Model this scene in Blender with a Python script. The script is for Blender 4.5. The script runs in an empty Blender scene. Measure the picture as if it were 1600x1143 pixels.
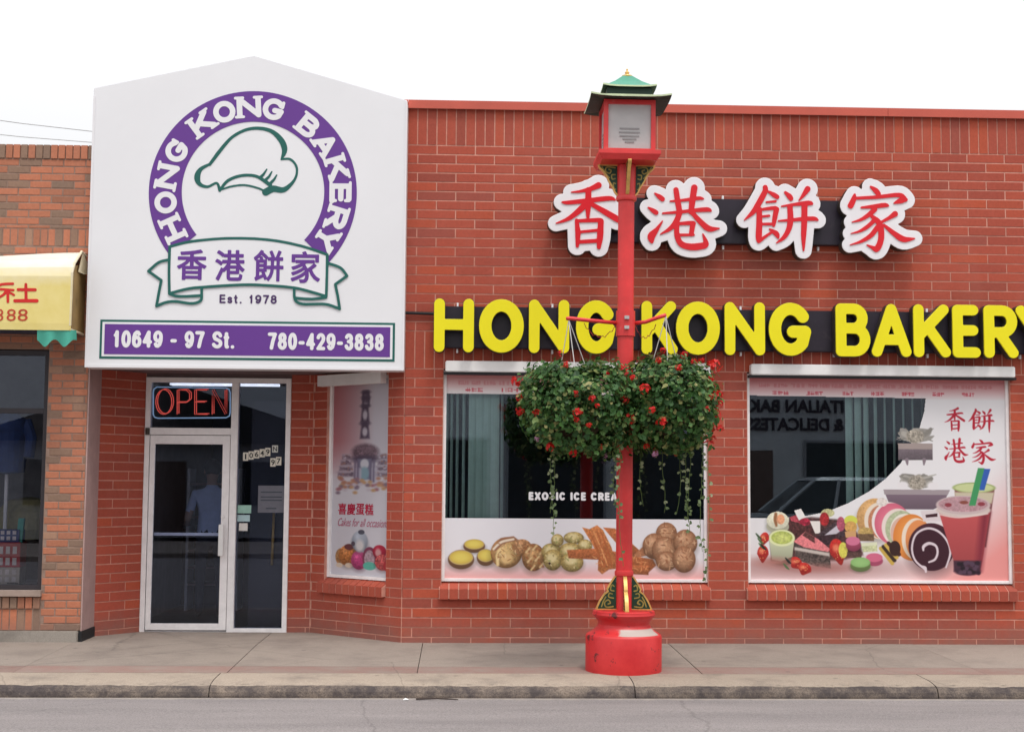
import bpy, bmesh, math, random
import numpy as np
from mathutils import Vector, Matrix
R = math.radians
random.seed(7)
rng = np.random.default_rng(11)
scn = bpy.context.scene
C = scn.collection

# ------------------------------------------------------------------ camera
W, H, FPX = 1600.0, 1143.0, 2200.0
YAW, PITCH, ROLL = R(2.16), R(4.76), R(0.42)
CAM = np.array([0.0, -13.75, 1.56])
_fw = np.array([math.sin(YAW)*math.cos(PITCH), math.cos(YAW)*math.cos(PITCH), math.sin(PITCH)])
_r0 = np.array([math.cos(YAW), -math.sin(YAW), 0.0]); _u0 = np.cross(_r0, _fw)
_r = math.cos(ROLL)*_r0 + math.sin(ROLL)*_u0
_u = -math.sin(ROLL)*_r0 + math.cos(ROLL)*_u0
cd = bpy.data.cameras.new('camera'); cam = bpy.data.objects.new('camera', cd); C.objects.link(cam)
cd.sensor_fit = 'HORIZONTAL'; cd.sensor_width = 36.0; cd.lens = 36.0*FPX/W
cd.clip_start = 0.1; cd.clip_end = 3000
cam.matrix_world = Matrix(((_r[0], _u[0], -_fw[0], CAM[0]), (_r[1], _u[1], -_fw[1], CAM[1]), (_r[2], _u[2], -_fw[2], CAM[2]), (0, 0, 0, 1)))
scn.camera = cam

def at(x, y, Y):
    """photo pixel -> point on the vertical plane at depth Y"""
    d = _fw + _r*(x-W/2)/FPX + _u*(H/2-y)/FPX
    return CAM + d*((Y-CAM[1])/d[1])

# ------------------------------------------------------------------ sky, sun, exposure
wd = bpy.data.worlds.new('World'); scn.world = wd; wd.use_nodes = True
nt = wd.node_tree; nt.nodes.clear()
sky = nt.nodes.new('ShaderNodeTexSky'); sky.sky_type = 'NISHITA'; sky.sun_disc = False
SUN_EL, SUN_AZ = R(66), R(160)
sky.sun_elevation = SUN_EL; sky.sun_rotation = SUN_AZ; sky.dust_density = 4.0
hsv = nt.nodes.new('ShaderNodeHueSaturation'); hsv.inputs['Saturation'].default_value = 0.12; hsv.inputs['Value'].default_value = 0.10
mx = nt.nodes.new('ShaderNodeMixRGB'); mx.inputs[0].default_value = 0.88; mx.inputs[2].default_value = (1.30, 1.31, 1.34, 1)
tcw = nt.nodes.new('ShaderNodeTexCoord'); sxw = nt.nodes.new('ShaderNodeSeparateXYZ'); nt.links.new(tcw.outputs['Generated'], sxw.inputs[0])
mrw = nt.nodes.new('ShaderNodeMapRange'); nt.links.new(sxw.outputs['Z'], mrw.inputs[0]); mrw.inputs[3].default_value = 0.52; mrw.inputs[4].default_value = 1.58   # overcast: zenith brighter than horizon
bg = nt.nodes.new('ShaderNodeBackground'); nt.links.new(mrw.outputs[0], bg.inputs['Strength'])
wo = nt.nodes.new('ShaderNodeOutputWorld')
nt.links.new(sky.outputs[0], hsv.inputs['Color']); nt.links.new(hsv.outputs[0], mx.inputs[1])
nt.links.new(mx.outputs[0], bg.inputs['Color']); nt.links.new(bg.outputs[0], wo.inputs[0])
sl = bpy.data.lights.new('sun', 'SUN'); sl.energy = 1.5; sl.angle = R(13); sl.color = (1, 0.96, 0.9)
so = bpy.data.objects.new('sun', sl); C.objects.link(so)
# sky sun_rotation is measured from +Y towards +X : direction to the sun
_sd = Vector((math.sin(SUN_AZ)*math.cos(SUN_EL), math.cos(SUN_AZ)*math.cos(SUN_EL), math.sin(SUN_EL)))
so.rotation_euler = _sd.to_track_quat('Z', 'Y').to_euler(); so.location = (0, -20, 30)
vs = scn.view_settings
vs.view_transform = 'Standard'; vs.look = 'None'; vs.exposure = 0.10; vs.gamma = 1.0
scn.cycles.max_bounces = 8; scn.cycles.transparent_max_bounces = 12
scn.cycles.use_denoising = True

# ------------------------------------------------------------------ helpers
def lin(c):
    a = np.asarray(c, float)/255.0
    return np.where(a <= 0.04045, a/12.92, ((a+0.055)/1.055)**2.4)
def rgb(r, g, b, k=1.0):
    l = lin((r, g, b))*k
    return (float(l[0]), float(l[1]), float(l[2]), 1.0)

def tag(o, label=None, cat=None, group=None, kind=None):
    if label: o['label'] = label
    if cat: o['category'] = cat
    if group: o['group'] = group
    if kind: o['kind'] = kind
    return o
def thing(name, label, cat, loc=(0, 0, 0), rz=0.0, group=None):
    o = bpy.data.objects.new(name, None); C.objects.link(o); o.location = loc; o.rotation_euler = (0, 0, rz)
    o.empty_display_size = 0.1
    return tag(o, label, cat, group)
def link(name, me, parent=None, loc=(0, 0, 0), rot=(0, 0, 0)):
    o = bpy.data.objects.new(name, me); C.objects.link(o); o.parent = parent
    o.location = loc; o.rotation_euler = rot
    return o

class MB:
    def __init__(s): s.v = []; s.f = []; s.mi = []; s.m = 0
    def quad(s, *p):
        n = len(s.v); s.v += [tuple(q) for q in p]; s.f.append(tuple(range(n, n+len(p)))); s.mi.append(s.m)
    def box(s, x0, x1, y0, y1, z0, z1):
        n = len(s.v)
        s.v += [(x0, y0, z0), (x1, y0, z0), (x1, y1, z0), (x0, y1, z0), (x0, y0, z1), (x1, y0, z1), (x1, y1, z1), (x0, y1, z1)]
        for f in ((0, 3, 2, 1), (4, 5, 6, 7), (0, 1, 5, 4), (1, 2, 6, 5), (2, 3, 7, 6), (3, 0, 4, 7)):
            s.f.append(tuple(n+i for i in f)); s.mi.append(s.m)
        return s
    def hexa(s, p):  # 8 points, bottom ring then top ring
        n = len(s.v); s.v += [tuple(q) for q in p]
        for f in ((0, 3, 2, 1), (4, 5, 6, 7), (0, 1, 5, 4), (1, 2, 6, 5), (2, 3, 7, 6), (3, 0, 4, 7)):
            s.f.append(tuple(n+i for i in f)); s.mi.append(s.m)
        return s
    def prism(s, pts, axis, a, b):
        """polygon pts (2D, ccw) extruded along axis 'x','y' or 'z' from a to b"""
        def P(q, t):
            return {'x': (t, q[0], q[1]), 'y': (q[0], t, q[1]), 'z': (q[0], q[1], t)}[axis]
        n = len(s.v); k = len(pts)
        s.v += [P(q, a) for q in pts] + [P(q, b) for q in pts]
        s.f.append(tuple(n+i for i in range(k))); s.mi.append(s.m)
        s.f.append(tuple(n+k+i for i in reversed(range(k)))); s.mi.append(s.m)
        for i in range(k):
            j = (i+1) % k
            s.f.append((n+i, n+k+i, n+k+j, n+j)); s.mi.append(s.m)
        return s
    def tube(s, pts, r, seg=8, caps=True):
        pts = [Vector(p) for p in pts]; rs = r if hasattr(r, '__len__') else [r]*len(pts)
        n0 = len(s.v); up = None
        for i, p in enumerate(pts):
            d = (pts[min(i+1, len(pts)-1)]-pts[max(i-1, 0)]).normalized()
            if up is None:
                up = Vector((0, 0, 1)) if abs(d.z) < 0.9 else Vector((1, 0, 0))
            a = d.cross(up).normalized(); b = a.cross(d).normalized(); up = b
            for k in range(seg):
                t = 2*math.pi*k/seg
                s.v.append(tuple(p + (a*math.cos(t)+b*math.sin(t))*rs[i]))
        for i in range(len(pts)-1):
            for k in range(seg):
                q = n0+i*seg; k2 = (k+1) % seg
                s.f.append((q+k, q+k2, q+seg+k2, q+seg+k)); s.mi.append(s.m)
        if caps:
            s.f.append(tuple(n0+k for k in reversed(range(seg)))); s.mi.append(s.m)
            e = n0+(len(pts)-1)*seg
            s.f.append(tuple(e+k for k in range(seg))); s.mi.append(s.m)
        return s
    def lathe(s, prof, seg=48, c=(0, 0)):
        n0 = len(s.v)
        for (r, z) in prof:
            for k in range(seg):
                t = 2*math.pi*k/seg
                s.v.append((c[0]+r*math.cos(t), c[1]+r*math.sin(t), z))
        for i in range(len(prof)-1):
            for k in range(seg):
                q = n0+i*seg; k2 = (k+1) % seg
                s.f.append((q+k, q+k2, q+seg+k2, q+seg+k)); s.mi.append(s.m)
        s.f.append(tuple(n0+k for k in reversed(range(seg)))); s.mi.append(s.m)
        e = n0+(len(prof)-1)*seg
        s.f.append(tuple(e+k for k in range(seg))); s.mi.append(s.m)
        return s
    def mesh(s, name, mats, smooth=False):
        me = bpy.data.meshes.new(name); me.from_pydata(s.v, [], s.f); me.update()
        for m in (mats if isinstance(mats, (list, tuple)) else [mats]): me.materials.append(m)
        me.polygons.foreach_set('material_index', s.mi)
        if smooth: me.polygons.foreach_set('use_smooth', [True]*len(s.f))
        return me
    def build(s, name, mats, parent=None, loc=(0, 0, 0), rot=(0, 0, 0), smooth=False, bevel=0.0, angle=None):
        me = s.mesh(name, mats, smooth)
        if bevel:
            bm = bmesh.new(); bm.from_mesh(me)
            bmesh.ops.bevel(bm, geom=[e for e in bm.edges], offset=bevel, segments=2, affect='EDGES', clamp_overlap=True)
            bm.to_mesh(me); bm.free()
        if angle: me.set_sharp_from_angle(angle=angle)
        return link(name, me, parent, loc, rot)

# ------------------------------------------------------------------ materials
MATS = {}
def N(nt, t, **kw):
    n = nt.nodes.new(t)
    for k, v in kw.items():
        if k in n.inputs: n.inputs[k].default_value = v
        else: setattr(n, k, v)
    return n
def base_mat(name):
    m = bpy.data.materials.new(name); m.use_nodes = True
    nt = m.node_tree; b = nt.nodes['Principled BSDF']
    return m, nt, b
def noise(nt, scale, detail=4, rough=0.6, vec=None):
    n = N(nt, 'ShaderNodeTexNoise'); n.inputs['Scale'].default_value = scale; n.inputs['Detail'].default_value = detail; n.inputs['Roughness'].default_value = rough
    if vec is not None: nt.links.new(vec, n.inputs['Vector'])
    return n
def ramp(nt, fac, stops):
    r = N(nt, 'ShaderNodeValToRGB'); cr = r.color_ramp
    while len(cr.elements) < len(stops): cr.elements.new(0.5)
    for e, (p, c) in zip(cr.elements, stops): e.position = p; e.color = c
    nt.links.new(fac, r.inputs['Fac']); return r
def mixc(nt, fac, a, b, mode='MIX'):
    m = N(nt, 'ShaderNodeMixRGB'); m.blend_type = mode
    for i, v in ((0, fac), (1, a), (2, b)):
        if hasattr(v, 'links') or hasattr(v, 'is_linked'): nt.links.new(v, m.inputs[i])
        else: m.inputs[i].default_value = v
    return m.outputs[0]
def pos(nt):
    return N(nt, 'ShaderNodeNewGeometry').outputs['Position']
def bump(nt, b, h, strength=0.3, dist=0.01):
    bp = N(nt, 'ShaderNodeBump'); bp.inputs['Strength'].default_value = strength; bp.inputs['Distance'].default_value = dist
    nt.links.new(h, bp.inputs['Height']); nt.links.new(bp.outputs[0], b.inputs['Normal'])
def plain(name, col, rough=0.6, metal=0.0, var=0.12, scale=6.0, spec=0.4, bumpy=0.0, grime=None):
    """painted / plain surface with slight mottling and optional dirt"""
    if name in MATS: return MATS[name]
    m, nt, b = base_mat(name)
    p = pos(nt); n = noise(nt, scale, 5, 0.65, p)
    dark = tuple(c*(1-var) for c in col[:3])+(1,); lite = tuple(min(1, c*(1+var)) for c in col[:3])+(1,)
    r = ramp(nt, n.outputs['Fac'], [(0.3, dark), (0.7, lite)]); out = r.outputs[0]
    if grime:
        n2 = noise(nt, grime[1], 6, 0.75, p)
        r2 = ramp(nt, n2.outputs['Fac'], [(grime[2], (0, 0, 0, 1)), (grime[2]+0.12, (1, 1, 1, 1))])
        out = mixc(nt, r2.outputs[0], out, grime[0])
    nt.links.new(out, b.inputs['Base Color'])
    b.inputs['Roughness'].default_value = rough; b.inputs['Metallic'].default_value = metal; b.inputs['Specular IOR Level'].default_value = spec
    if bumpy:
        n3 = noise(nt, scale*8, 4, 0.6, p); bump(nt, b, n3.outputs['Fac'], bumpy, 0.004)
    MATS[name] = m; return m
def brick_mat(name, stops, grime_col, streak=0.35, lo=None):
    m, nt, b = base_mat(name)
    oi = N(nt, 'ShaderNodeObjectInfo'); ge = N(nt, 'ShaderNodeNewGeometry')
    ad = N(nt, 'ShaderNodeMath', operation='ADD'); nt.links.new(oi.outputs['Random'], ad.inputs[0]); nt.links.new(ge.outputs['Random Per Island'], ad.inputs[1])
    fr = N(nt, 'ShaderNodeMath', operation='FRACT'); nt.links.new(ad.outputs[0], fr.inputs[0])
    r = ramp(nt, fr.outputs[0], stops)
    p = ge.outputs['Position']
    n1 = noise(nt, 38, 5, 0.7, p)
    c1 = mixc(nt, 0.42, r.outputs[0], ramp(nt, n1.outputs['Fac'], [(0.25, (0.45, 0.45, 0.45, 1)), (0.75, (1, 1, 1, 1))]).outputs[0], 'MULTIPLY')
    # broad weathering bands and pale bloom
    mp = N(nt, 'ShaderNodeMapping'); mp.inputs['Scale'].default_value = (0.9, 0.9, 0.35); nt.links.new(p, mp.inputs['Vector'])
    n2 = noise(nt, 1.6, 6, 0.7, mp.outputs[0])
    f2 = ramp(nt, n2.outputs['Fac'], [(0.48, (0, 0, 0, 1)), (0.75, (streak, streak, streak, 1))])
    c2 = mixc(nt, f2.outputs[0], c1, grime_col)
    # splash soiling in the lowest courses
    sx = N(nt, 'ShaderNodeSeparateXYZ'); nt.links.new(p, sx.inputs[0])
    n3 = noise(nt, 5, 4, 0.7, p)
    sb = N(nt, 'ShaderNodeMath', operation='MULTIPLY_ADD'); nt.links.new(n3.outputs['Fac'], sb.inputs[0]); sb.inputs[1].default_value = 0.35; nt.links.new(sx.outputs['Z'], sb.inputs[2])
    f3 = ramp(nt, sb.outputs[0], [(0.18, (0.65, 0.65, 0.65, 1)), (0.48, (0, 0, 0, 1))])
    c3 = mixc(nt, f3.outputs[0], c2, lo or (0.22, 0.13, 0.11, 1))
    nt.links.new(c3, b.inputs['Base Color']); b.inputs['Roughness'].default_value = 0.82; b.inputs['Specular IOR Level'].default_value = 0.3
    n4 = noise(nt, 160, 4, 0.7, p); bump(nt, b, n4.outputs['Fac'], 0.35, 0.004)
    return m
M_BRICK = brick_mat('red_brick', [(0.0, (0.385, 0.078, 0.050, 1)), (0.25, (0.42, 0.083, 0.051, 1)), (0.5, (0.445, 0.087, 0.052, 1)), (0.74, (0.465, 0.091, 0.053, 1)), (0.9, (0.51, 0.095, 0.045, 1)), (0.95, (0.34, 0.076, 0.052, 1)), (1.0, (0.37, 0.09, 0.064, 1))], (0.43, 0.14, 0.105, 1))
M_BRICK2 = brick_mat('mixed_brick', [(0.0, (0.36, 0.15, 0.09, 1)), (0.2, (0.50, 0.185, 0.105, 1)), (0.5, (0.56, 0.20, 0.11, 1)), (0.74, (0.44, 0.175, 0.105, 1)), (0.82, (0.29, 0.18, 0.125, 1)), (0.93, (0.25, 0.165, 0.12, 1)), (1.0, (0.42, 0.24, 0.16, 1))], (0.40, 0.23, 0.17, 1), 0.25)
M_MORTAR = plain('mortar', (0.58, 0.285, 0.22, 1), 0.95, var=0.2, scale=12, spec=0.2, bumpy=0.3)
M_MORTAR2 = plain('grey_mortar', (0.28, 0.19, 0.15, 1), 0.95, var=0.25, scale=12, spec=0.2, bumpy=0.3)
M_SIGNW = plain('white_sign_face', (0.76, 0.76, 0.78, 1), 0.45, var=0.03, scale=0.7, spec=0.4)
M_WHITE = plain('white_paint', (0.78, 0.77, 0.76, 1), 0.5, var=0.06, scale=5, grime=((0.5, 0.48, 0.45, 1), 7, 0.66))
M_ALU = plain('brushed_aluminium', (0.86, 0.83, 0.83, 1), 0.42, metal=0.0, var=0.08, scale=9, grime=((0.38, 0.35, 0.34, 1), 6, 0.66))
M_PURPLE = plain('purple_vinyl', rgb(98, 52, 138), 0.5, var=0.05, scale=2)
M_GREENL = plain('green_vinyl', rgb(22, 92, 84), 0.5, var=0.06, scale=3)
M_WVINYL = plain('white_vinyl', (0.76, 0.75, 0.77, 1), 0.5, var=0.02, scale=2)
M_YELLOW = plain('yellow_acrylic', (0.82, 0.73, 0.006, 1), 0.35, var=0.04, scale=2.5, spec=0.4)
M_RETURN = plain('dark_letter_return', (0.045, 0.038, 0.03, 1), 0.5, var=0.2, scale=5)
M_RACE = plain('dark_raceway', (0.018, 0.012, 0.022, 1), 0.42, var=0.3, scale=3, grime=((0.045, 0.035, 0.04, 1), 4, 0.6))
M_REDAC = plain('red_acrylic', rgb(212, 22, 36), 0.4, var=0.04, scale=3)
M_COPING = plain('red_metal_coping', rgb(190, 84, 66), 0.5, var=0.08, scale=2.5, spec=0.5)
M_BLACK = plain('black_rubber', (0.012, 0.012, 0.014, 1), 0.7)
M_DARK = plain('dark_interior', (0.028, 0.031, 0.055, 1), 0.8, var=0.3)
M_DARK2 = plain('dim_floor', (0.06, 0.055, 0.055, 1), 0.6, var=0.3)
M_RED = plain('red_gloss_paint', rgb(212, 54, 54), 0.42, var=0.16, scale=3.2, spec=0.5, grime=(rgb(206, 112, 102), 11, 0.62))
M_GOLD = plain('gold_paint', rgb(214, 172, 98), 0.4, metal=0.3, var=0.25, scale=18)
M_DGREEN = plain('dark_green_paint', rgb(24, 62, 44), 0.5, var=0.25, scale=14)
M_ROOFG = plain('green_roof_paint', rgb(50, 136, 110), 0.45, var=0.12, scale=10)
M_PALEG = plain('pale_green_trim', rgb(196, 208, 170), 0.5, var=0.12, scale=10)
M_DARKEAVE = plain('dark_eave_paint', rgb(30, 50, 42), 0.6, var=0.2, scale=8)

def glass_mat(name, tint, ior=1.75, rough=0.0):
    m = bpy.data.materials.new(name); m.use_nodes = True; nt = m.node_tree
    nt.nodes.remove(nt.nodes['Principled BSDF']); out = nt.nodes['Material Output']
    tr = N(nt, 'ShaderNodeBsdfTransparent'); tr.inputs[0].default_value = tint
    gl = N(nt, 'ShaderNodeBsdfGlossy'); gl.inputs['Roughness'].default_value = rough; gl.inputs[0].default_value = (0.80, 0.87, 1.0, 1)
    fr = N(nt, 'ShaderNodeFresnel'); fr.inputs['IOR'].default_value = ior
    mp = N(nt, 'ShaderNodeMapping'); mp.inputs['Scale'].default_value = (0.8, 0.8, 0.5); nt.links.new(pos(nt), mp.inputs['Vector'])
    n = noise(nt, 1.2, 1, 0.4, mp.outputs[0]); bp = N(nt, 'ShaderNodeBump'); bp.inputs['Strength'].default_value = 0.012; bp.inputs['Distance'].default_value = 0.02
    nt.links.new(n.outputs['Fac'], bp.inputs['Height']); nt.links.new(bp.outputs[0], gl.inputs['Normal'])
    mi = N(nt, 'ShaderNodeMixShader'); nt.links.new(fr.outputs[0], mi.inputs[0]); nt.links.new(tr.outputs[0], mi.inputs[1]); nt.links.new(gl.outputs[0], mi.inputs[2])
    nt.links.new(mi.outputs[0], out.inputs[0]); return m
M_GLASS = glass_mat('tinted_window_glass', (0.88, 0.97, 0.95, 1), 1.82)
M_DGLASS = glass_mat('dark_door_glass', (0.84, 0.87, 0.95, 1), 1.45)

def print_mat():
    m, nt, b = base_mat('printed_vinyl')
    a = N(nt, 'ShaderNodeVertexColor'); a.layer_name = 'print'
    nt.links.new(a.outputs[0], b.inputs['Base Color']); b.inputs['Roughness'].default_value = 0.42; b.inputs['Specular IOR Level'].default_value = 0.35
    n = noise(nt, 30, 3, 0.6, pos(nt)); bump(nt, b, n.outputs['Fac'], 0.05, 0.004)
    return m
M_PRINT = print_mat()
def glow_mat(name, col, s):
    m, nt, b = base_mat(name)
    b.inputs['Base Color'].default_value = col; b.inputs['Emission Color'].default_value = col; b.inputs['Emission Strength'].default_value = s
    n = noise(nt, 25, 2, 0.5, pos(nt)); r = ramp(nt, n.outputs['Fac'], [(0.3, tuple(c*0.7 for c in col[:3])+(1,)), (0.7, col)]); nt.links.new(r.outputs[0], b.inputs['Emission Color'])
    return m

# ------------------------------------------------------------------ 2D outlines: strokes -> distance field -> contours -> solid
def stroke_field(strokes, X, Y):
    d = np.full(X.shape, 1e9)
    for st in strokes:
        for (x0, y0, r0), (x1, y1, r1) in zip(st[:-1], st[1:]):
            dx, dy = x1-x0, y1-y0; l2 = dx*dx+dy*dy+1e-12
            t = np.clip(((X-x0)*dx+(Y-y0)*dy)/l2, 0, 1)
            d = np.minimum(d, np.hypot(X-x0-t*dx, Y-y0-t*dy)-(r0+(r1-r0)*t))
    return d
def smooth_stroke(st, n=5):
    """Catmull-Rom refine a list of (x,y,r)"""
    if len(st) < 3: return st
    P = [st[0]]+list(st)+[st[-1]]; out = []
    for i in range(1, len(P)-2):
        a, b, c, d = (np.array(P[i+k], float) for k in (-1, 0, 1, 2))
        for k in range(n):
            t = k/n
            out.append(tuple(0.5*((2*b)+(-a+c)*t+(2*a-5*b+4*c-d)*t*t+(-a+3*b-3*c+d)*t**3)))
    out.append(tuple(st[-1])); return out
def contours(d, xs, ys, lev=0.0):
    """marching squares; returns closed loops of (x,y)"""
    ins = d < lev
    code = ins[:-1, :-1]*1+ins[:-1, 1:]*2+ins[1:, 1:]*4+ins[1:, :-1]*8
    T = {1: [(3, 0)], 2: [(0, 1)], 3: [(3, 1)], 4: [(1, 2)], 5: [(3, 2), (1, 0)], 6: [(0, 2)], 7: [(3, 2)], 8: [(2, 3)], 9: [(2, 0)], 10: [(0, 3), (2, 1)], 11: [(2, 1)], 12: [(1, 3)], 13: [(1, 0)], 14: [(0, 3)]}
    nxt = {}; pt = {}
    def key(j, i, e):
        return {0: ('h', j, i), 1: ('v', j, i+1), 2: ('h', j+1, i), 3: ('v', j, i)}[e]
    def point(k):
        if k not in pt:
            t, j, i = k
            if t == 'h': a, b = d[j, i], d[j, i+1]; q = (lev-a)/(b-a); pt[k] = (xs[i]+q*(xs[i+1]-xs[i]), ys[j])
            else: a, b = d[j, i], d[j+1, i]; q = (lev-a)/(b-a); pt[k] = (xs[i], ys[j]+q*(ys[j+1]-ys[j]))
        return pt[k]
    for j, i in zip(*np.nonzero((code > 0) & (code < 15))):
        for a, b in T[int(code[j, i])]: nxt[key(j, i, a)] = key(j, i, b)
    loops = []
    while nxt:
        s = next(iter(nxt)); k = s; lp = []
        while k in nxt:
            lp.append(point(k)); k = nxt.pop(k)
        if len(lp) > 6: loops.append(lp)
    return loops
def simplify(lp, tol):
    a = np.array(lp); n = len(a)
    keep = np.zeros(n+1, bool); b = np.vstack([a, a[:1]])
    st = [(0, n//2), (n//2, n)]; keep[[0, n//2, n]] = True
    while st:
        i, j = st.pop()
        if j-i < 2: continue
        p, q = b[i], b[j]; dx = q-p; L = np.hypot(*dx)+1e-12
        dist = np.abs(dx[0]*(b[i+1:j, 1]-p[1])-dx[1]*(b[i+1:j, 0]-p[0]))/L
        k = int(np.argmax(dist))
        if dist[k] > tol: keep[i+1+k] = True; st += [(i, i+1+k), (i+1+k, j)]
    return [tuple(p) for p in b[:-1][keep[:-1]]]
def loops_mesh(name, loops, depth, mats, bev=0.0):
    """filled 2D loops in X-Z, standing in the plane facing -Y; front face at y=-depth, back at 0"""
    cu = bpy.data.curves.new(name, 'CURVE'); cu.dimensions = '2D'; cu.fill_mode = 'BOTH'; cu.extrude = max(depth/2-bev, 1e-5); cu.bevel_depth = bev; cu.bevel_resolution = 1; cu.offset = -bev if bev else 0
    for lp in loops:
        sp = cu.splines.new('POLY'); sp.points.add(len(lp)-1)
        for p, q in zip(sp.points, lp): p.co = (q[0], q[1], 0, 1)
        sp.use_cyclic_u = True
    return curve_to_mesh(cu, name, depth, mats)
def curve_to_mesh(cu, name, depth, mats):
    o = bpy.data.objects.new('tmp', cu); C.objects.link(o)
    dg = bpy.context.evaluated_depsgraph_get()
    me = bpy.data.meshes.new_from_object(o.evaluated_get(dg)); me.name = name
    bpy.data.objects.remove(o); bpy.data.curves.remove(cu)
    # x,y,z -> x, -(z+depth/2), y
    me.transform(Matrix(((1, 0, 0, 0), (0, 0, -1, -depth/2), (0, 1, 0, 0), (0, 0, 0, 1))))
    me.materials.clear()
    for m in (mats if isinstance(mats, (list, tuple)) else [mats]): me.materials.append(m)
    me.polygons.foreach_set('material_index', [0]*len(me.polygons)); me.update()
    return me
def stroke_loops(strokes, res, off=0.0, pad=0.1, tol=None):
    allp = np.array([p for s in strokes for p in s]); m = allp[:, 2].max()+off+pad
    xs = np.arange(allp[:, 0].min()-m, allp[:, 0].max()+m, res); ys = np.arange(allp[:, 1].min()-m, allp[:, 1].max()+m, res)
    X, Y = np.meshgrid(xs, ys)
    d = stroke_field(strokes, X, Y)
    return [simplify(l, tol or res*0.2) for l in contours(d, xs, ys, off)]
def text_mesh(name, body, size, mat, depth=0.004, bold=0.0, xs=1.0, shear=0.0, align='CENTER', space=1.0):
    cu = bpy.data.curves.new(name, 'FONT'); cu.body = body; cu.size = size
    cu.extrude = depth/2; cu.offset = bold; cu.shear = shear
    cu.align_x = align; cu.space_character = space; cu.resolution_u = 3
    me = curve_to_mesh(cu, name, depth, mat)
    if xs != 1.0: me.transform(Matrix.Diagonal((xs, 1, 1, 1)))
    return me
def text_fit(name, body, x0, x1, z0, z1, y, mat, parent, depth=0.004, bold=0.0, shear=0.0, space=1.0):
    """text scaled so that its ink box fills x0..x1, z0..z1"""
    me = text_mesh(name, body, 1.0, mat, 0.0, bold, 1.0, shear, 'LEFT', space)
    co = np.empty(len(me.vertices)*3); me.vertices.foreach_get('co', co); co = co.reshape(-1, 3)
    mn, mxx = co.min(0), co.max(0); bpy.data.meshes.remove(me)
    s = (z1-z0)/(mxx[2]-mn[2])
    me = text_mesh(name, body, 1.0, mat, depth/s, bold, 1.0, shear, 'LEFT', space)
    sx = (x1-x0)/(mxx[0]-mn[0])
    me.transform(Matrix(((sx, 0, 0, x0-mn[0]*sx), (0, s, 0, 0), (0, 0, s, z0-mn[2]*s), (0, 0, 0, 1))))
    return link(name, me, parent, (0, y, 0))

def bold_text(name, body, x0, x1, z0, z1, y, mat, parent, off, depth=0.003, res=0.003):
    """glyphs of the built-in font, thickened evenly by a distance offset; each glyph its own part"""
    n = len(body); w = (x1-x0)/n
    for i, ch in enumerate(body):
        me = text_mesh('tmp', ch, 1.0, mat, 0.0, 0.0, 1.0, 0.0, 'LEFT')
        co = np.empty(len(me.vertices)*3); me.vertices.foreach_get('co', co); co = co.reshape(-1, 3)[:, [0, 2]]
        mn, mx_ = co.min(0), co.max(0); ww = w*(0.94 if n > 1 else 1.0)-2*off
        co = (co-mn)/(mx_-mn)*np.array([ww, z1-z0-2*off])+np.array([x0+i*w+off, z0+off])
        cnt = {}
        for p in me.polygons:
            for k in p.edge_keys: cnt[k] = cnt.get(k, 0)+1
        E_ = [k for k, c_ in cnt.items() if c_ == 1]; bpy.data.meshes.remove(me)
        xs = np.arange(x0+i*w-4*res, x0+(i+1)*w+4*res, res); ys = np.arange(z0-4*res, z1+4*res, res); X, Y = np.meshgrid(xs, ys)
        d = np.full(X.shape, 1e9); ins = np.zeros(X.shape, bool)
        for a, b_ in E_:
            (ax, ay), (bx, by) = co[a], co[b_]; dx, dy = bx-ax, by-ay; t = np.clip(((X-ax)*dx+(Y-ay)*dy)/(dx*dx+dy*dy+1e-15), 0, 1)
            d = np.minimum(d, np.hypot(X-ax-t*dx, Y-ay-t*dy)); ins ^= ((ay > Y) != (by > Y)) & (X < dx*(Y-ay)/(dy if dy else 1e-12)+ax)
        d = np.where(ins, -d, d)
        link(name, loops_mesh(name, [simplify(l, res*0.2) for l in contours(d, xs, ys, off)], depth, mat), parent, (0, y, 0))

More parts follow.
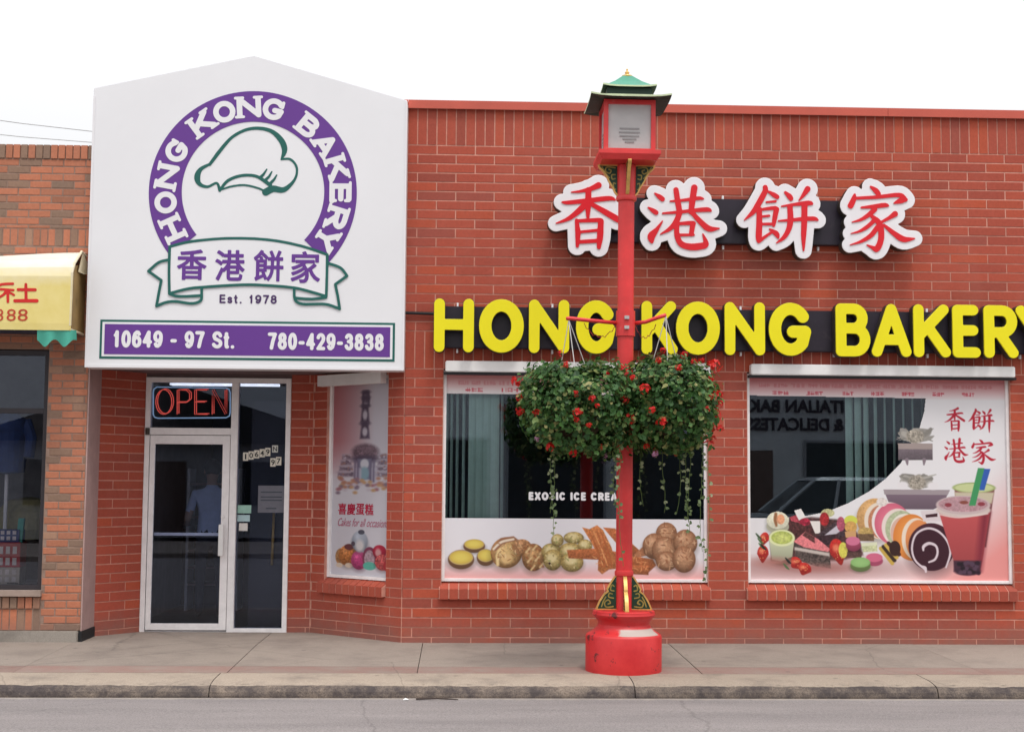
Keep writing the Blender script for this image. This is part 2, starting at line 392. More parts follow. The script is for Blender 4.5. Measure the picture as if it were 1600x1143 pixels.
# brush characters, traced as strokes in a 1143-unit box (y down)
def S(*st): return [smooth_stroke(s) for s in st]
CH = {
 'xiang': S([(650, 172, 38), (560, 215, 28), (430, 250, 17), (320, 262, 7)], [(210, 385, 10), (280, 390, 24), (520, 362, 28), (780, 330, 28), (852, 350, 10)],
   [(528, 230, 34), (525, 400, 36), (522, 560, 20)], [(500, 400, 40), (400, 500, 34), (280, 590, 24), (138, 645, 7)], [(560, 400, 24), (700, 480, 34), (868, 578, 38), (885, 592, 30)],
   [(385, 605, 22), (402, 760, 32), (395, 918, 20)], [(400, 612, 20), (640, 598, 26), (680, 608, 32)], [(680, 612, 34), (670, 800, 38), (655, 930, 24)], [(430, 745, 16), (640, 722, 18)], [(420, 868, 22), (640, 850, 24)]),
 'gang': S([(245, 275, 8), (300, 315, 28), (340, 345, 30)], [(165, 450, 8), (220, 485, 26), (262, 512, 30)], [(340, 615, 8), (270, 720, 26), (205, 800, 46), (210, 868, 22)],
   [(505, 230, 32), (530, 400, 34), (545, 510, 34), (500, 630, 34), (420, 715, 24), (315, 775, 7)], [(728, 200, 40), (700, 390, 36), (690, 500, 32)], [(695, 500, 26), (800, 615, 32), (905, 700, 36), (1030, 695, 8)],
   [(435, 370, 10), (600, 355, 18), (780, 328, 22), (840, 335, 9)], [(345, 520, 12), (560, 500, 20), (700, 482, 22), (880, 465, 28), (930, 482, 12)],
   [(530, 645, 18), (690, 632, 26), (722, 640, 24)], [(710, 640, 32), (690, 770, 28)], [(550, 782, 18), (720, 778, 14)],
   [(515, 650, 30), (515, 780, 32), (565, 890, 36), (680, 925, 40), (800, 915, 42), (868, 885, 34), (830, 765, 8)]),
 'bing': S([(385, 200, 30), (385, 245, 32), (320, 370, 36), (240, 500, 30), (128, 605, 7)], [(430, 255, 16), (490, 290, 28), (530, 315, 28)], [(400, 382, 12), (510, 370, 15)],
   [(310, 470, 32), (310, 640, 36), (302, 800, 38), (300, 865, 22)], [(340, 472, 16), (490, 452, 24), (528, 466, 26)], [(520, 475, 32), (500, 570, 30), (485, 665, 20)], [(340, 560, 14), (430, 548, 15)], [(340, 652, 16), (485, 648, 18)],
   [(305, 862, 22), (400, 790, 17), (470, 745, 15)], [(435, 712, 10), (515, 765, 32), (538, 812, 16)],
   [(630, 258, 16), (680, 305, 32), (700, 335, 28)], [(905, 212, 36), (855, 285, 24), (798, 355, 8)], [(585, 430, 10), (740, 405, 19), (915, 385, 30), (960, 397, 12)], [(545, 610, 10), (720, 595, 20), (860, 580, 25), (980, 576, 26), (1025, 592, 12)],
   [(685, 430, 32), (692, 580, 36), (672, 700, 32), (612, 808, 26), (518, 880, 7)], [(865, 415, 36), (860, 600, 36), (850, 800, 30), (848, 968, 10)]),
 'jia': S([(425, 190, 12), (485, 235, 32), (518, 275, 30)], [(228, 290, 14), (212, 350, 32), (175, 428, 36)], [(240, 335, 18), (500, 318, 22), (765, 287, 27), (830, 330, 36)], [(858, 345, 22), (790, 358, 34), (710, 390, 9)],
   [(310, 450, 14), (480, 430, 26), (600, 415, 27), (640, 425, 9)], [(470, 470, 32), (400, 535, 28), (300, 598, 19), (190, 630, 6)], [(440, 560, 22), (512, 622, 34), (545, 720, 36), (540, 850, 36), (490, 955, 36), (440, 940, 22), (368, 908, 7)],
   [(460, 610, 26), (370, 690, 24), (270, 745, 15), (175, 770, 6)], [(500, 690, 30), (420, 790, 28), (300, 865, 19), (163, 910, 6)], [(720, 522, 36), (650, 570, 22), (550, 625, 16)], [(580, 660, 16), (700, 758, 30), (820, 832, 36), (958, 820, 7)]),
}
def char_strokes(key, cx, cz, size, k=1.0, dr=0.0):
    s = size/1143.0
    return [[(cx+(x-571)*s, cz-(y-571)*s, r*s*k+dr) for x, y, r in st] for st in CH[key]]

# skeleton capitals in a box 0..w x 0..1 ; curved bits as polylines
def arc(cx, cy, rx, ry, a0, a1, n=20):
    return [(cx+rx*math.cos(R(a0+(a1-a0)*i/n)), cy+ry*math.sin(R(a0+(a1-a0)*i/n))) for i in range(n+1)]
LET = {
 'H': [[(0, 0), (0, 1)], [(1, 0), (1, 1)], [(0, 0.52), (1, 0.52)]],
 'O': [arc(0.5, 0.5, 0.5, 0.5, 0, 360, 40)],
 'N': [[(0, 0), (0, 1)], [(0, 1), (1, 0)], [(1, 0), (1, 1)]],
 'G': [arc(0.5, 0.5, 0.5, 0.5, 38, 318, 36)+[(0.96, 0.44)], [(0.96, 0.44), (0.58, 0.44)]],
 'K': [[(0, 0), (0, 1)], [(0.94, 1), (0.1, 0.44)], [(0.36, 0.58), (1, 0)]],
 'B': [[(0, 0), (0, 1)], [(0, 1), (0.52, 1)]+arc(0.52, 0.77, 0.38, 0.23, 90, -90, 12)+[(0, 0.54)], [(0.52, 0.54)]+arc(0.58, 0.27, 0.42, 0.27, 90, -90, 14)+[(0, 0)]],
 'A': [[(0, 0), (0.5, 1)], [(0.5, 1), (1, 0)], [(0.19, 0.28), (0.81, 0.28)]],
 'E': [[(0, 0), (0, 1)], [(0, 1), (0.9, 1)], [(0, 0.52), (0.88, 0.52)], [(0, 0), (1, 0)]],
 'R': [[(0, 0), (0, 1)], [(0, 1), (0.55, 1)]+arc(0.55, 0.74, 0.42, 0.26, 90, -90, 14)+[(0, 0.48)], [(0.42, 0.48), (1, 0)]],
 'Y': [[(0, 1), (0.5, 0.48)], [(1, 1), (0.5, 0.48)], [(0.5, 0.48), (0.5, 0)]],
}
LET.update({
 '0': [arc(0.5, 0.5, 0.5, 0.5, 0, 360, 36)], '1': [[(0.62, 0), (0.62, 1)], [(0.62, 1), (0.5, 0.84), (0.28, 0.76)]],
 '2': [arc(0.5, 0.72, 0.48, 0.28, 165, -40, 16)+[(0.04, 0.0)], [(0.04, 0), (1, 0)]],
 '3': [arc(0.48, 0.76, 0.42, 0.24, 160, -80, 14)+[(0.42, 0.53)], [(0.42, 0.53)]+arc(0.5, 0.27, 0.48, 0.27, 85, -165, 16)],
 '4': [[(0.72, 0), (0.72, 1)], [(0.72, 1), (0.0, 0.3)], [(0.0, 0.3), (1, 0.3)]],
 '6': [arc(0.5, 0.31, 0.5, 0.31, 0, 360, 28), [(0.88, 0.86), (0.72, 0.98), (0.5, 1.0), (0.2, 0.88), (0.02, 0.6), (0.0, 0.31)]],
 '7': [[(0, 1), (1, 1)], [(1, 1), (0.62, 0.52), (0.38, 0)]],
 '8': [arc(0.5, 0.76, 0.42, 0.24, 0, 360, 26), arc(0.5, 0.265, 0.5, 0.265, 0, 360, 28)],
 '9': [arc(0.5, 0.69, 0.5, 0.31, 0, 360, 28), [(1.0, 0.69), (0.98, 0.4), (0.8, 0.12), (0.5, 0.0), (0.28, 0.02), (0.12, 0.14)]],
 '-': [[(0.1, 0.4), (0.9, 0.4)]], '.': [[(0.45, 0.0), (0.55, 0.0)]],
 'S': [[(0.94, 0.8)]+arc(0.5, 0.76, 0.44, 0.24, 30, 180, 12)+[(0.2, 0.58), (0.8, 0.44)]+arc(0.5, 0.25, 0.5, 0.25, 25, -160, 16)],
 's': [[(0.9, 0.55)]+arc(0.5, 0.52, 0.42, 0.17, 30, 180, 10)+[(0.2, 0.4), (0.8, 0.31)]+arc(0.5, 0.17, 0.46, 0.17, 25, -160, 12)],
 't': [[(0.4, 0.95), (0.4, 0.14), (0.55, 0.0), (0.85, 0.0)], [(0.0, 0.68), (0.85, 0.68)]],
 'X': [[(0, 0), (1, 1)], [(0, 1), (1, 0)]], 'T': [[(0, 1), (1, 1)], [(0.5, 1), (0.5, 0)]], 'I': [[(0.5, 0), (0.5, 1)]],
 'C': [arc(0.5, 0.5, 0.5, 0.5, 48, 312, 32)], 'M': [[(0, 0), (0, 1)], [(0, 1), (0.5, 0.15)], [(0.5, 0.15), (1, 1)], [(1, 1), (1, 0)]]})
CW = {'1': 0.55, '-': 0.5, '.': 0.28, 't': 0.42, 's': 0.55, 'I': 0.3, 'M': 0.95, 'O': 0.9, 'G': 0.88, ' ': 0.36, 'E': 0.66, 'S': 0.74, 'X': 0.78, 'T': 0.7, 'C': 0.84, 'R': 0.74, 'A': 0.82}
def skel_text(name, body, x0, x1, z0, z1, y, mat, parent, r, gap=0.10, depth=0.003, res=None):
    """a line of capsule-stroke characters; each character its own part"""
    ws = [CW.get(ch, 0.66) for ch in body]; tot = sum(ws)+gap*(len(body)-1); k = (x1-x0)/tot; x = x0; cache = {}
    for ch, w in zip(body, ws):
        if ch != ' ':
            if ch not in cache: cache[ch] = loops_mesh(name, stroke_loops(letter(ch, 0, max(w*k, 2.2*r), 0, z1-z0, r), res or r*0.28, 0, r), depth, mat)
            link(name, cache[ch], parent, (x, y, z0))
        x += (w+gap)*k
SERIF = {'H': [(0, 0), (0, 1), (1, 0), (1, 1)], 'N': [(0, 0), (0, 1), (1, 1)], 'K': [(0, 0), (0, 1), (0.94, 1), (1, 0)], 'B': [(0, 0), (0, 1)], 'A': [(0, 0), (1, 0)],
         'E': [(0, 0), (0, 1)], 'R': [(0, 0), (0, 1), (1, 0)], 'Y': [(0, 1), (1, 1), (0.5, 0)], 'O': [], 'G': []}
def letter(ch, x0, x1, z0, z1, r, serif=0.0):
    sx, sz = x1-x0-2*r, z1-z0-2*r
    st = [[(x0+r+x*sx, z0+r+y*sz, r) for x, y in s] for s in LET[ch]]
    if serif:
        for x, y in SERIF[ch]:
            cx, cy = x0+r+x*sx, z0+r+y*sz; rr = r*0.52; cy += (-1 if y < 0.5 else 1)*(r-rr)
            st.append([(cx-serif, cy, rr), (cx+serif, cy, rr)])
        if ch == 'E':
            for y in (0, 1): st.append([(x1-r, z0+r+y*sz, r*0.6), (x1-r, z0+r+(0.2 if y == 0 else 0.8)*sz, r*0.6)])
        if ch == 'G': st.append([(x1-r*1.1, z1-r, r*0.6), (x1-r*1.1, z1-r-0.28*sz, r*0.6)])
    return st

# ================================================================== THE SETTING
def zs(y):  # height of the gently sloping sidewalk
    return 0.028 if y > -0.2 else 0.028-0.045*(-0.2-y)/2.25
KERB_Y = -2.48; ROAD_Z = -0.128
def asphalt_mat():
    m, nt, b = base_mat('worn_asphalt'); p = pos(nt)
    n1 = noise(nt, 75, 6, 0.85, p); mp = N(nt, 'ShaderNodeMapping'); mp.inputs['Scale'].default_value = (0.25, 1.3, 1); nt.links.new(p, mp.inputs['Vector'])
    n2 = noise(nt, 1.5, 6, 0.7, mp.outputs[0])
    c = ramp(nt, n1.outputs['Fac'], [(0.34, (0.13, 0.115, 0.112, 1)), (0.66, (0.37, 0.33, 0.322, 1))])
    c2 = mixc(nt, 0.8, c.outputs[0], ramp(nt, n2.outputs['Fac'], [(0.32, (0.66, 0.66, 0.67, 1)), (0.68, (1.0, 1.0, 1.0, 1))]).outputs[0], 'MULTIPLY')
    wv = mixc(nt, 0.25, p, noise(nt, 1.2, 5, 0.7, p).outputs['Color'], 'ADD')
    vc = N(nt, 'ShaderNodeTexVoronoi'); vc.feature = 'DISTANCE_TO_EDGE'; vc.inputs['Scale'].default_value = 0.30; nt.links.new(wv, vc.inputs['Vector'])
    ck = ramp(nt, vc.outputs['Distance'], [(0.0010, (0.32, 0.32, 0.32, 1)), (0.0028, (0, 0, 0, 1))]); c2 = mixc(nt, ck.outputs[0], c2, (0.05, 0.045, 0.045, 1))
    sy_ = N(nt, 'ShaderNodeSeparateXYZ'); nt.links.new(p, sy_.inputs[0]); n5 = noise(nt, 7, 5, 0.75, p)
    gr = N(nt, 'ShaderNodeMath', operation='MULTIPLY_ADD'); nt.links.new(n5.outputs['Fac'], gr.inputs[0]); gr.inputs[1].default_value = -0.30; nt.links.new(sy_.outputs['Y'], gr.inputs[2])
    gm_ = N(nt, 'ShaderNodeMapRange'); gm_.inputs[1].default_value = KERB_Y-0.26; gm_.inputs[2].default_value = KERB_Y-0.14; nt.links.new(gr.outputs[0], gm_.inputs[0])   # sandy grit washed against the kerb
    c2 = mixc(nt, gm_.outputs[0], c2, (0.34, 0.295, 0.255, 1))
    nt.links.new(c2, b.inputs['Base Color']); b.inputs['Roughness'].default_value = 0.9
    bump(nt, b, n1.outputs['Fac'], 0.5, 0.008); return m
def concrete_mat(name, c0, c1, stain, stain_pos=0.6, stain_scale=2.2, grit=0.35):
    m, nt, b = base_mat(name); p = pos(nt)
    n1 = noise(nt, 90, 4, 0.75, p); n2 = noise(nt, stain_scale, 7, 0.72, p)
    oi = N(nt, 'ShaderNodeObjectInfo')
    c = ramp(nt, n1.outputs['Fac'], [(0.3, c0), (0.7, c1)])
    f = ramp(nt, n2.outputs['Fac'], [(stain_pos-0.12, (0, 0, 0, 1)), (stain_pos+0.12, (0.85, 0.85, 0.85, 1))])
    c2 = mixc(nt, f.outputs[0], c.outputs[0], stain)
    vo = N(nt, 'ShaderNodeTexVoronoi'); vo.inputs['Scale'].default_value = 3.2; nt.links.new(p, vo.inputs['Vector'])
    gum = ramp(nt, vo.outputs['Distance'], [(0.05, (0.45, 0.45, 0.45, 1)), (0.085, (0, 0, 0, 1))])
    sc_ = N(nt, 'ShaderNodeSeparateColor'); nt.links.new(vo.outputs['Color'], sc_.inputs[0])
    on = ramp(nt, sc_.outputs[0], [(0.45, (0, 0, 0, 1)), (0.5, (1, 1, 1, 1))])
    c2 = mixc(nt, mixc(nt, 1.0, gum.outputs[0], on.outputs[0], 'MULTIPLY'), c2, (0.07, 0.06, 0.055, 1))
    wv = mixc(nt, 0.12, p, noise(nt, 2.0, 5, 0.7, p).outputs['Color'], 'ADD')
    vc = N(nt, 'ShaderNodeTexVoronoi'); vc.feature = 'DISTANCE_TO_EDGE'; vc.inputs['Scale'].default_value = 0.42; nt.links.new(wv, vc.inputs['Vector'])
    ck = ramp(nt, vc.outputs['Distance'], [(0.0010, (0.32, 0.32, 0.32, 1)), (0.0028, (0, 0, 0, 1))])
    c2 = mixc(nt, ck.outputs[0], c2, (0.06, 0.05, 0.045, 1))
    rv = ramp(nt, oi.outputs['Random'], [(0, (0.88, 0.88, 0.88, 1)), (1, (1, 1, 1, 1))])
    c3 = mixc(nt, 1.0, c2, rv.outputs[0], 'MULTIPLY')
    nt.links.new(c3, b.inputs['Base Color']); b.inputs['Roughness'].default_value = 0.9; b.inputs['Specular IOR Level'].default_value = 0.25
    bump(nt, b, n1.outputs['Fac'], grit, 0.006); return m
M_ASPH = asphalt_mat()
M_CONC = concrete_mat('sidewalk_concrete', (0.24, 0.198, 0.168, 1), (0.345, 0.290, 0.248, 1), (0.20, 0.165, 0.144, 1), 0.57, 1.5)
M_KERB = concrete_mat('kerb_concrete', (0.28, 0.225, 0.178, 1), (0.44, 0.365, 0.295, 1), (0.20, 0.165, 0.14, 1), 0.60, 2.6, 0.6)
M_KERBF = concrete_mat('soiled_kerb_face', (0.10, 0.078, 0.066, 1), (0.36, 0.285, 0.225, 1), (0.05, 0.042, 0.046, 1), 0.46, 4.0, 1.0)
M_PAVER = concrete_mat('red_paver_band', (0.225, 0.14, 0.12, 1), (0.31, 0.20, 0.17, 1), (0.27, 0.218, 0.187, 1), 0.53, 3.4)
M_GROUND = concrete_mat('far_ground', (0.15, 0.13, 0.11, 1), (0.2, 0.18, 0.15, 1), (0.12, 0.11, 0.1, 1), 0.6, 0.2)

g = MB(); g.quad((-900, -900, -0.19), (900, -900, -0.19), (900, 900, -0.19), (-900, 900, -0.19))
tag(g.build('ground', M_GROUND), kind='structure')
g = MB(); nx = 60
for i in range(nx):   # road with a slight camber
    x0, x1 = -60+120*i/nx, -60+120*(i+1)/nx
    for y0, y1, a, b_ in ((KERB_Y+0.02, KERB_Y-5, 0, 0.09), (KERB_Y-5, -11, 0.09, 0.09), (-11, -15.8, 0.09, 0)):
        g.quad((x0, y1, ROAD_Z+b_), (x1, y1, ROAD_Z+b_), (x1, y0, ROAD_Z+a), (x0, y0, ROAD_Z+a))
tag(g.build('road', M_ASPH), kind='structure')
# sidewalk: a bed, and slabs with open joints between them
g = MB(); g.quad((-60, KERB_Y+0.1, -0.035), (60, KERB_Y+0.1, -0.035), (60, 1.2, 0.005), (-60, 1.2, 0.005))
M_JOINT = plain('joint_dirt', (0.12, 0.10, 0.09, 1), 0.95)
sw = tag(g.build('sidewalk', M_JOINT), kind='structure')
def slab(x0, x1, y0, y1, lean=0.0, mat=M_CONC, name='slab', dz=0.0):
    m = MB(); k = 0.0035
    ys = [y0+k] + ([-0.2] if y0 < -0.2 < y1 else []) + [y1-k]
    for a, b_ in zip(ys[:-1], ys[1:]):
        def xx(x, y): return x + lean*(y-y1)/2.3
        m.hexa([(xx(x0, a)+k, a, -0.06), (xx(x1, a)-k, a, -0.06), (xx(x1, b_)-k, b_, -0.06), (xx(x0, b_)+k, b_, -0.06),
                (xx(x0, a)+k, a, zs(a)+dz), (xx(x1, a)-k, a, zs(a)+dz), (xx(x1, b_)-k, b_, zs(b_)+dz), (xx(x0, b_)+k, b_, zs(b_)+dz)])
    return m.build(name, mat, sw)
JX = [-13.2, -10.8, -8.3, -5.9, -3.62, -1.88, -0.32, 2.05, 4.45, 6.85, 9.2]
for a, b_ in zip(JX[:-1], JX[1:]):
    dz = random.uniform(-0.002, 0.002)
    slab(a, b_, -1.56, 0.0 if not (-3.7 < a < -0.4) else 0.9, 0.0, M_CONC, 'slab', dz)
    slab(a, b_, -1.93, -1.56, 0.0, M_PAVER, 'paver_strip', dz)
kb = tag(MB().box(-60, 60, KERB_Y+0.2, KERB_Y+0.3, -0.3, -0.06).build('kerb', M_JOINT), kind='structure')
KX = [-14.0, -11.0, -8.1, -5.1, -1.93, 1.42, 3.85, 6.9, 9.9]
for a, b_ in zip(KX[:-1], KX[1:]):      # kerb stones: rounded nose, chipped edges
    m = MB(); n = 120; x0, x1 = a+0.004, b_-0.004
    prof = [(0.0, -0.26, 0), (0.0, -0.11, 0), (0.008, -0.078, 0), (0.030, -0.052, 0), (0.062, -0.036, 1), (0.11, -0.026, 1), (0.22, -0.0155, 1), (KERB_Y*-1-1.93-0.008, zs(-1.93), 1)]
    chip = [0.0]*(n+1)
    for _ in range(int((b_-a)*7)):
        c_ = random.randint(0, n); w_ = random.randint(1, 5); d_ = random.uniform(0.003, 0.013)
        for i in range(max(0, c_-w_), min(n, c_+w_)+1): chip[i] = max(chip[i], d_*(1-abs(i-c_)/(w_+1)))
    grid = []
    for i in range(n+1):
        x = x0+(x1-x0)*i/n
        row = []
        for q, (py, pz, e) in enumerate(prof):
            j = (random.uniform(0, 0.006)+chip[i]*(1.0 if q in (3, 4) else 0.5)) if 1 < q < 6 else (0.0 if q > 5 else random.uniform(0, 0.004))
            row.append((x, KERB_Y+py+abs(j)*0.7, pz-abs(j)*0.7))
        grid.append(row)
    n0 = len(m.v); m.v += [p for r_ in grid for p in r_]; L = len(prof)
    for i in range(n):
        for q in range(L-1):
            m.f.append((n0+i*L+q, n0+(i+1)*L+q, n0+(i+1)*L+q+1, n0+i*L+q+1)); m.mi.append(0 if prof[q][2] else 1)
    m.m = 1
    for i in (0, n):
        m.quad(*([grid[i][q] for q in range(L)]+[(grid[i][0][0], KERB_Y*0-1.94, -0.26)]))
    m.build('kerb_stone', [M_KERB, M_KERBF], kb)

# ================================================================== BRICK LAYING
class Layer:
    """collects brick rectangles of one building; the largest 300 become objects, the rest one mesh"""
    def __init__(s): s.items = []
    def wall(s, parent, o, ang, length, z0, z1, ztop, bl, ch, holes=(), phase=0.0, joint=0.0115, proud=0.004, depth=0.05, seen=1.0):
        """courses counted down from ztop; o = (x,y) start of wall face, ang = direction along the wall"""
        k = 0
        while ztop-k*ch > z0+1e-4:
            t = ztop-k*ch; b_ = t-ch; k += 1
            if b_ >= z1-1e-4: continue
            t2, b2 = min(t, z1), max(b_, z0)
            if t2-b2 < 0.02: continue
            off = (0.5*bl if k % 2 else 0.0)+phase
            j = math.floor((0-off)/bl)
            while j*bl+off < length:
                u0, u1 = max(j*bl+off, 0), min((j+1)*bl+off, length); j += 1
                segs = [(u0, u1)]
                for (h0, h1, g0, g1) in holes:
                    if t2 > g0+0.01 and b2 < g1-0.01:
                        ns = []
                        for a, c in segs:
                            if a < h0: ns.append((a, min(c, h0)))
                            if c > h1: ns.append((max(a, h1), c))
                        segs = [q for q in ns if q[1] > q[0]]
                for a, c in segs:
                    if c-a > 0.03: s.items.append((parent, o, ang, a+joint/2, c-joint/2, b2+joint/2, t2-joint/2, proud, depth, (c-a)*(t2-b2)*seen))
    def flush(s, mat, limit=300, name='brick'):
        s.items.sort(key=lambda q: -q[-1])
        cache = {}
        for (parent, o, ang, u0, u1, z0, z1, pr, dp, _) in s.items[:limit]:
            w, h = round(u1-u0, 3), round(z1-z0, 3)
            if (w, h) not in cache:
                m = MB(); c = 0.003
                # front face slightly smaller than the body: worn arrises
                m.hexa([(0, 0, 0), (w, 0, 0), (w, dp, 0), (0, dp, 0), (0, 0, h), (w, 0, h), (w, dp, h), (0, dp, h)])
                n = len(m.v); m.v += [(c, -c, c), (w-c, -c, c), (w-c, -c, h-c), (c, -c, h-c)]
                m.f.remove((0, 1, 5, 4)); m.mi.pop()
                m.f += [(n, n+1, n+2, n+3), (0, 1, n+1, n), (1, 5, n+2, n+1), (5, 4, n+3, n+2), (4, 0, n, n+3)]; m.mi += [0]*5
                cache[(w, h)] = m.mesh(name, mat)
            jit = random.uniform(-0.0015, 0.0015)
            ob = link(name, cache[(w, h)], parent)
            ca, sa = math.cos(ang), math.sin(ang); f = -pr+0.003+jit
            ob.location = (o[0]+u0*ca-f*sa, o[1]+u0*sa+f*ca, z0); ob.rotation_euler = (0, 0, ang+random.uniform(-0.002, 0.002))
        by = {}
        for it in s.items[limit:]: by.setdefault(it[0].name, []).append(it)
        for pn, its in by.items():
            m = MB()
            for (parent, o, ang, u0, u1, z0, z1, pr, dp, _) in its:
                ca, sa = math.cos(ang), math.sin(ang); f = -pr+random.uniform(-0.0015, 0.0015)
                def P(u, v, z): return (o[0]+u*ca-v*sa, o[1]+u*sa+v*ca, z)
                m.hexa([P(u0, f, z0), P(u1, f, z0), P(u1, dp, z0), P(u0, dp, z0), P(u0, f, z1), P(u1, f, z1), P(u1, dp, z1), P(u0, dp, z1)])
            tag(m.build('small_bricks', mat, its[0][0]), kind='stuff')
def upright(parent, o, ang, length, z0, z1, pitch, mat, name='soldier_brick', joint=0.0115, proud=0.004, depth=0.05, skip=()):
    cache = {}; n = int(round(length/pitch)); p = length/n
    ca, sa = math.cos(ang), math.sin(ang)
    m = MB(); m.box(0, p-joint, 0, depth, 0, z1-z0-joint); me = m.mesh(name, mat)
    for i in range(n):
        u = i*p+joint/2
        if any(a < u < b_ for a, b_ in skip): continue
        f = -proud+random.uniform(-0.002, 0.002)
        ob = link(name, me, parent); ob.location = (o[0]+u*ca-f*sa, o[1]+u*sa+f*ca, z0+joint/2); ob.rotation_euler = (0, 0, ang)
def sill_row(parent, o, ang, length, pitch, zb, mat, d_out=0.055, d_in=0.07, joint=0.012):
    """sloping sill of header bricks: front edge at -d_out"""
    n = int(round(length/pitch)); p = length/n; w = p-joint
    m = MB()
    m.hexa([(0, -d_out, zb), (w, -d_out, zb), (w, d_in, zb), (0, d_in, zb), (0, -d_out, zb+0.098), (w, -d_out, zb+0.098), (w, d_in, zb+0.165), (0, d_in, zb+0.165)])
    me = m.mesh('sill_brick', mat); ca, sa = math.cos(ang), math.sin(ang)
    g_ = MB(); i_ = 0.006
    g_.hexa([(0, -d_out+i_, zb+i_), (length, -d_out+i_, zb+i_), (length, d_in-0.002, zb+i_), (0, d_in-0.002, zb+i_), (0, -d_out+i_, zb+0.098-i_), (length, -d_out+i_, zb+0.098-i_), (length, d_in-0.002, zb+0.165-i_), (0, d_in-0.002, zb+0.165-i_)])
    g_.build('sill_mortar', M_MORTAR, parent, (o[0], o[1], 0), (0, 0, ang))
    for i in range(n):
        u = i*p+joint/2; f = random.uniform(-0.002, 0.002)
        link('sill_brick', me, parent, (o[0]+u*ca-f*sa, o[1]+u*sa+f*ca, 0), (0, 0, ang))

# ================================================================== BAKERY BUILDING
XL, XC, XR = -3.57, -0.53, 7.4
bld = thing('bakery_building', 'single-storey red brick bakery with recessed aluminium entrance and two poster-covered windows', 'building', (0, 0, 0))
W1 = (-0.15, 2.445); W2 = (2.84, 5.465); WZ0, WZ1 = 0.61, 2.66
# mortar backing of the front wall, with the window openings
m = MB(); T = 0.22
for a, b_, z0, z1 in ((XC, XR, 2.67, 5.27), (XC, XR, -0.05, 0.46), (XC+0.012, W1[0], 0.46, 2.67), (W1[1], W2[0], 0.46, 2.67), (W2[1], XR, 0.46, 2.67)):
    m.box(a, b_, 0, T, z0, z1)
m.box(XL, XC, 0.0, T, 2.68, 5.27)
fw = m.build('front_wall', M_MORTAR, bld)
ly = Layer()
holes = [(W1[0]-XC, W1[1]-XC, 0.45, 2.67), (W2[0]-XC, W2[1]-XC, 0.45, 2.67)]
ly.wall(fw, (XC, 0), 0, XR-XC, 3.04, 4.89, 4.89, 0.38, 0.0925, (), 0.10)
ly.wall(fw, (XC, 0), 0, XR-XC, 0.0, 2.67, 4.89, 0.38, 0.0925, holes, 0.10)
upright(fw, (XC, 0), 0, XR-XC, 4.89, 5.262, 0.0955, M_BRICK)
upright(fw, (XC, 0), 0, XR-XC, 2.67, 3.04, 0.0955, M_BRICK)
sill_row(fw, (W1[0]-0.02, 0), 0, W1[1]-W1[0]+0.04, 0.0955, 0.445, M_BRICK)
sill_row(fw, (W2[0]-0.02, 0), 0, W2[1]-W2[0]+0.04, 0.0955, 0.445, M_BRICK)
# splayed wall beside the entrance (45 deg) with the poster window
DY = 0.90
sa_, sb_ = np.array([-1.50, DY]), np.array([XC, 0.0]); SL = float(np.hypot(*(sb_-sa_))); SANG = math.atan2(*(sb_-sa_)[::-1])
def sp(u, v=0.0):  # point on the splay: u along, v into the wall
    return (sa_[0]+u*math.cos(SANG)-v*math.sin(SANG), sa_[1]+u*math.sin(SANG)+v*math.cos(SANG))
PU0, PU1 = 0.21, 1.10
m = MB()
def sbox(mb, u0, u1, v0, v1, z0, z1):
    mb.hexa([(*sp(u0, v0), z0), (*sp(u1, v0), z0), (*sp(u1, v1), z0), (*sp(u0, v1), z0), (*sp(u0, v0), z1), (*sp(u1, v0), z1), (*sp(u1, v1), z1), (*sp(u0, v1), z1)])
sbox(m, 0, SL, 0, 0.18, -0.05, 0.46); sbox(m, 0, PU0, 0, 0.18, 0.46, 2.72); sbox(m, PU1, SL, 0, 0.18, 0.46, 2.72); sbox(m, PU0, PU1, 0, 0.18, 2.62, 2.72)
spw = m.build('splayed_wall', M_MORTAR, bld)
ly.wall(spw, tuple(sa_), SANG, SL, 0.0, 2.67, 4.89, 0.38, 0.0925, [(PU0, PU1, 0.45, 2.75)], 0.02, seen=0.9)
sill_row(spw, sp(PU0-0.06), SANG, PU1-PU0+0.06, 0.092, 0.445, M_BRICK)
# flat pier between splay and door, splayed reveal on the other side
m = MB(); m.box(-1.735, -1.50, DY, DY+0.2, -0.05, 2.72)
pw = m.build('door_pier', M_MORTAR, bld)
ly.wall(pw, (-1.735, DY), 0, 0.235, 0.0, 2.67, 4.89, 0.38, 0.0925, (), 0.0)
la, lb = np.array([-3.62, 0.40]), np.array([-3.225, DY]); LL = float(np.hypot(*(lb-la))); LANG = math.atan2(*(lb-la)[::-1])
m = MB(); nn = (-math.sin(LANG)*0.15, math.cos(LANG)*0.15)
m.hexa([(la[0], la[1], -0.05), (lb[0], lb[1], -0.05), (lb[0]+nn[0], lb[1]+nn[1], -0.05), (la[0]+nn[0], la[1]+nn[1], -0.05), (la[0], la[1], 2.72), (lb[0], lb[1], 2.72), (lb[0]+nn[0], lb[1]+nn[1], 2.72), (la[0]+nn[0], la[1]+nn[1], 2.72)])
rw = m.build('entrance_reveal', M_MORTAR, bld)
ly.wall(rw, tuple(la), LANG, LL, 0.0, 2.67, 4.89, 0.38, 0.0925, (), 0.06, seen=0.9)
ly.flush(M_BRICK)
# coping along the parapet: folded metal in lengths
x = XL
for L in (3.04, 2.4, 2.4, 2.4, 0.7):
    m = MB(); m.box(x+0.002, x+L-0.002, -0.045, T+0.06, 5.268, 5.335); m.box(x+0.002, x+L-0.002, -0.049, -0.045, 5.25, 5.33)
    m.build('coping', M_COPING, bld); x += L
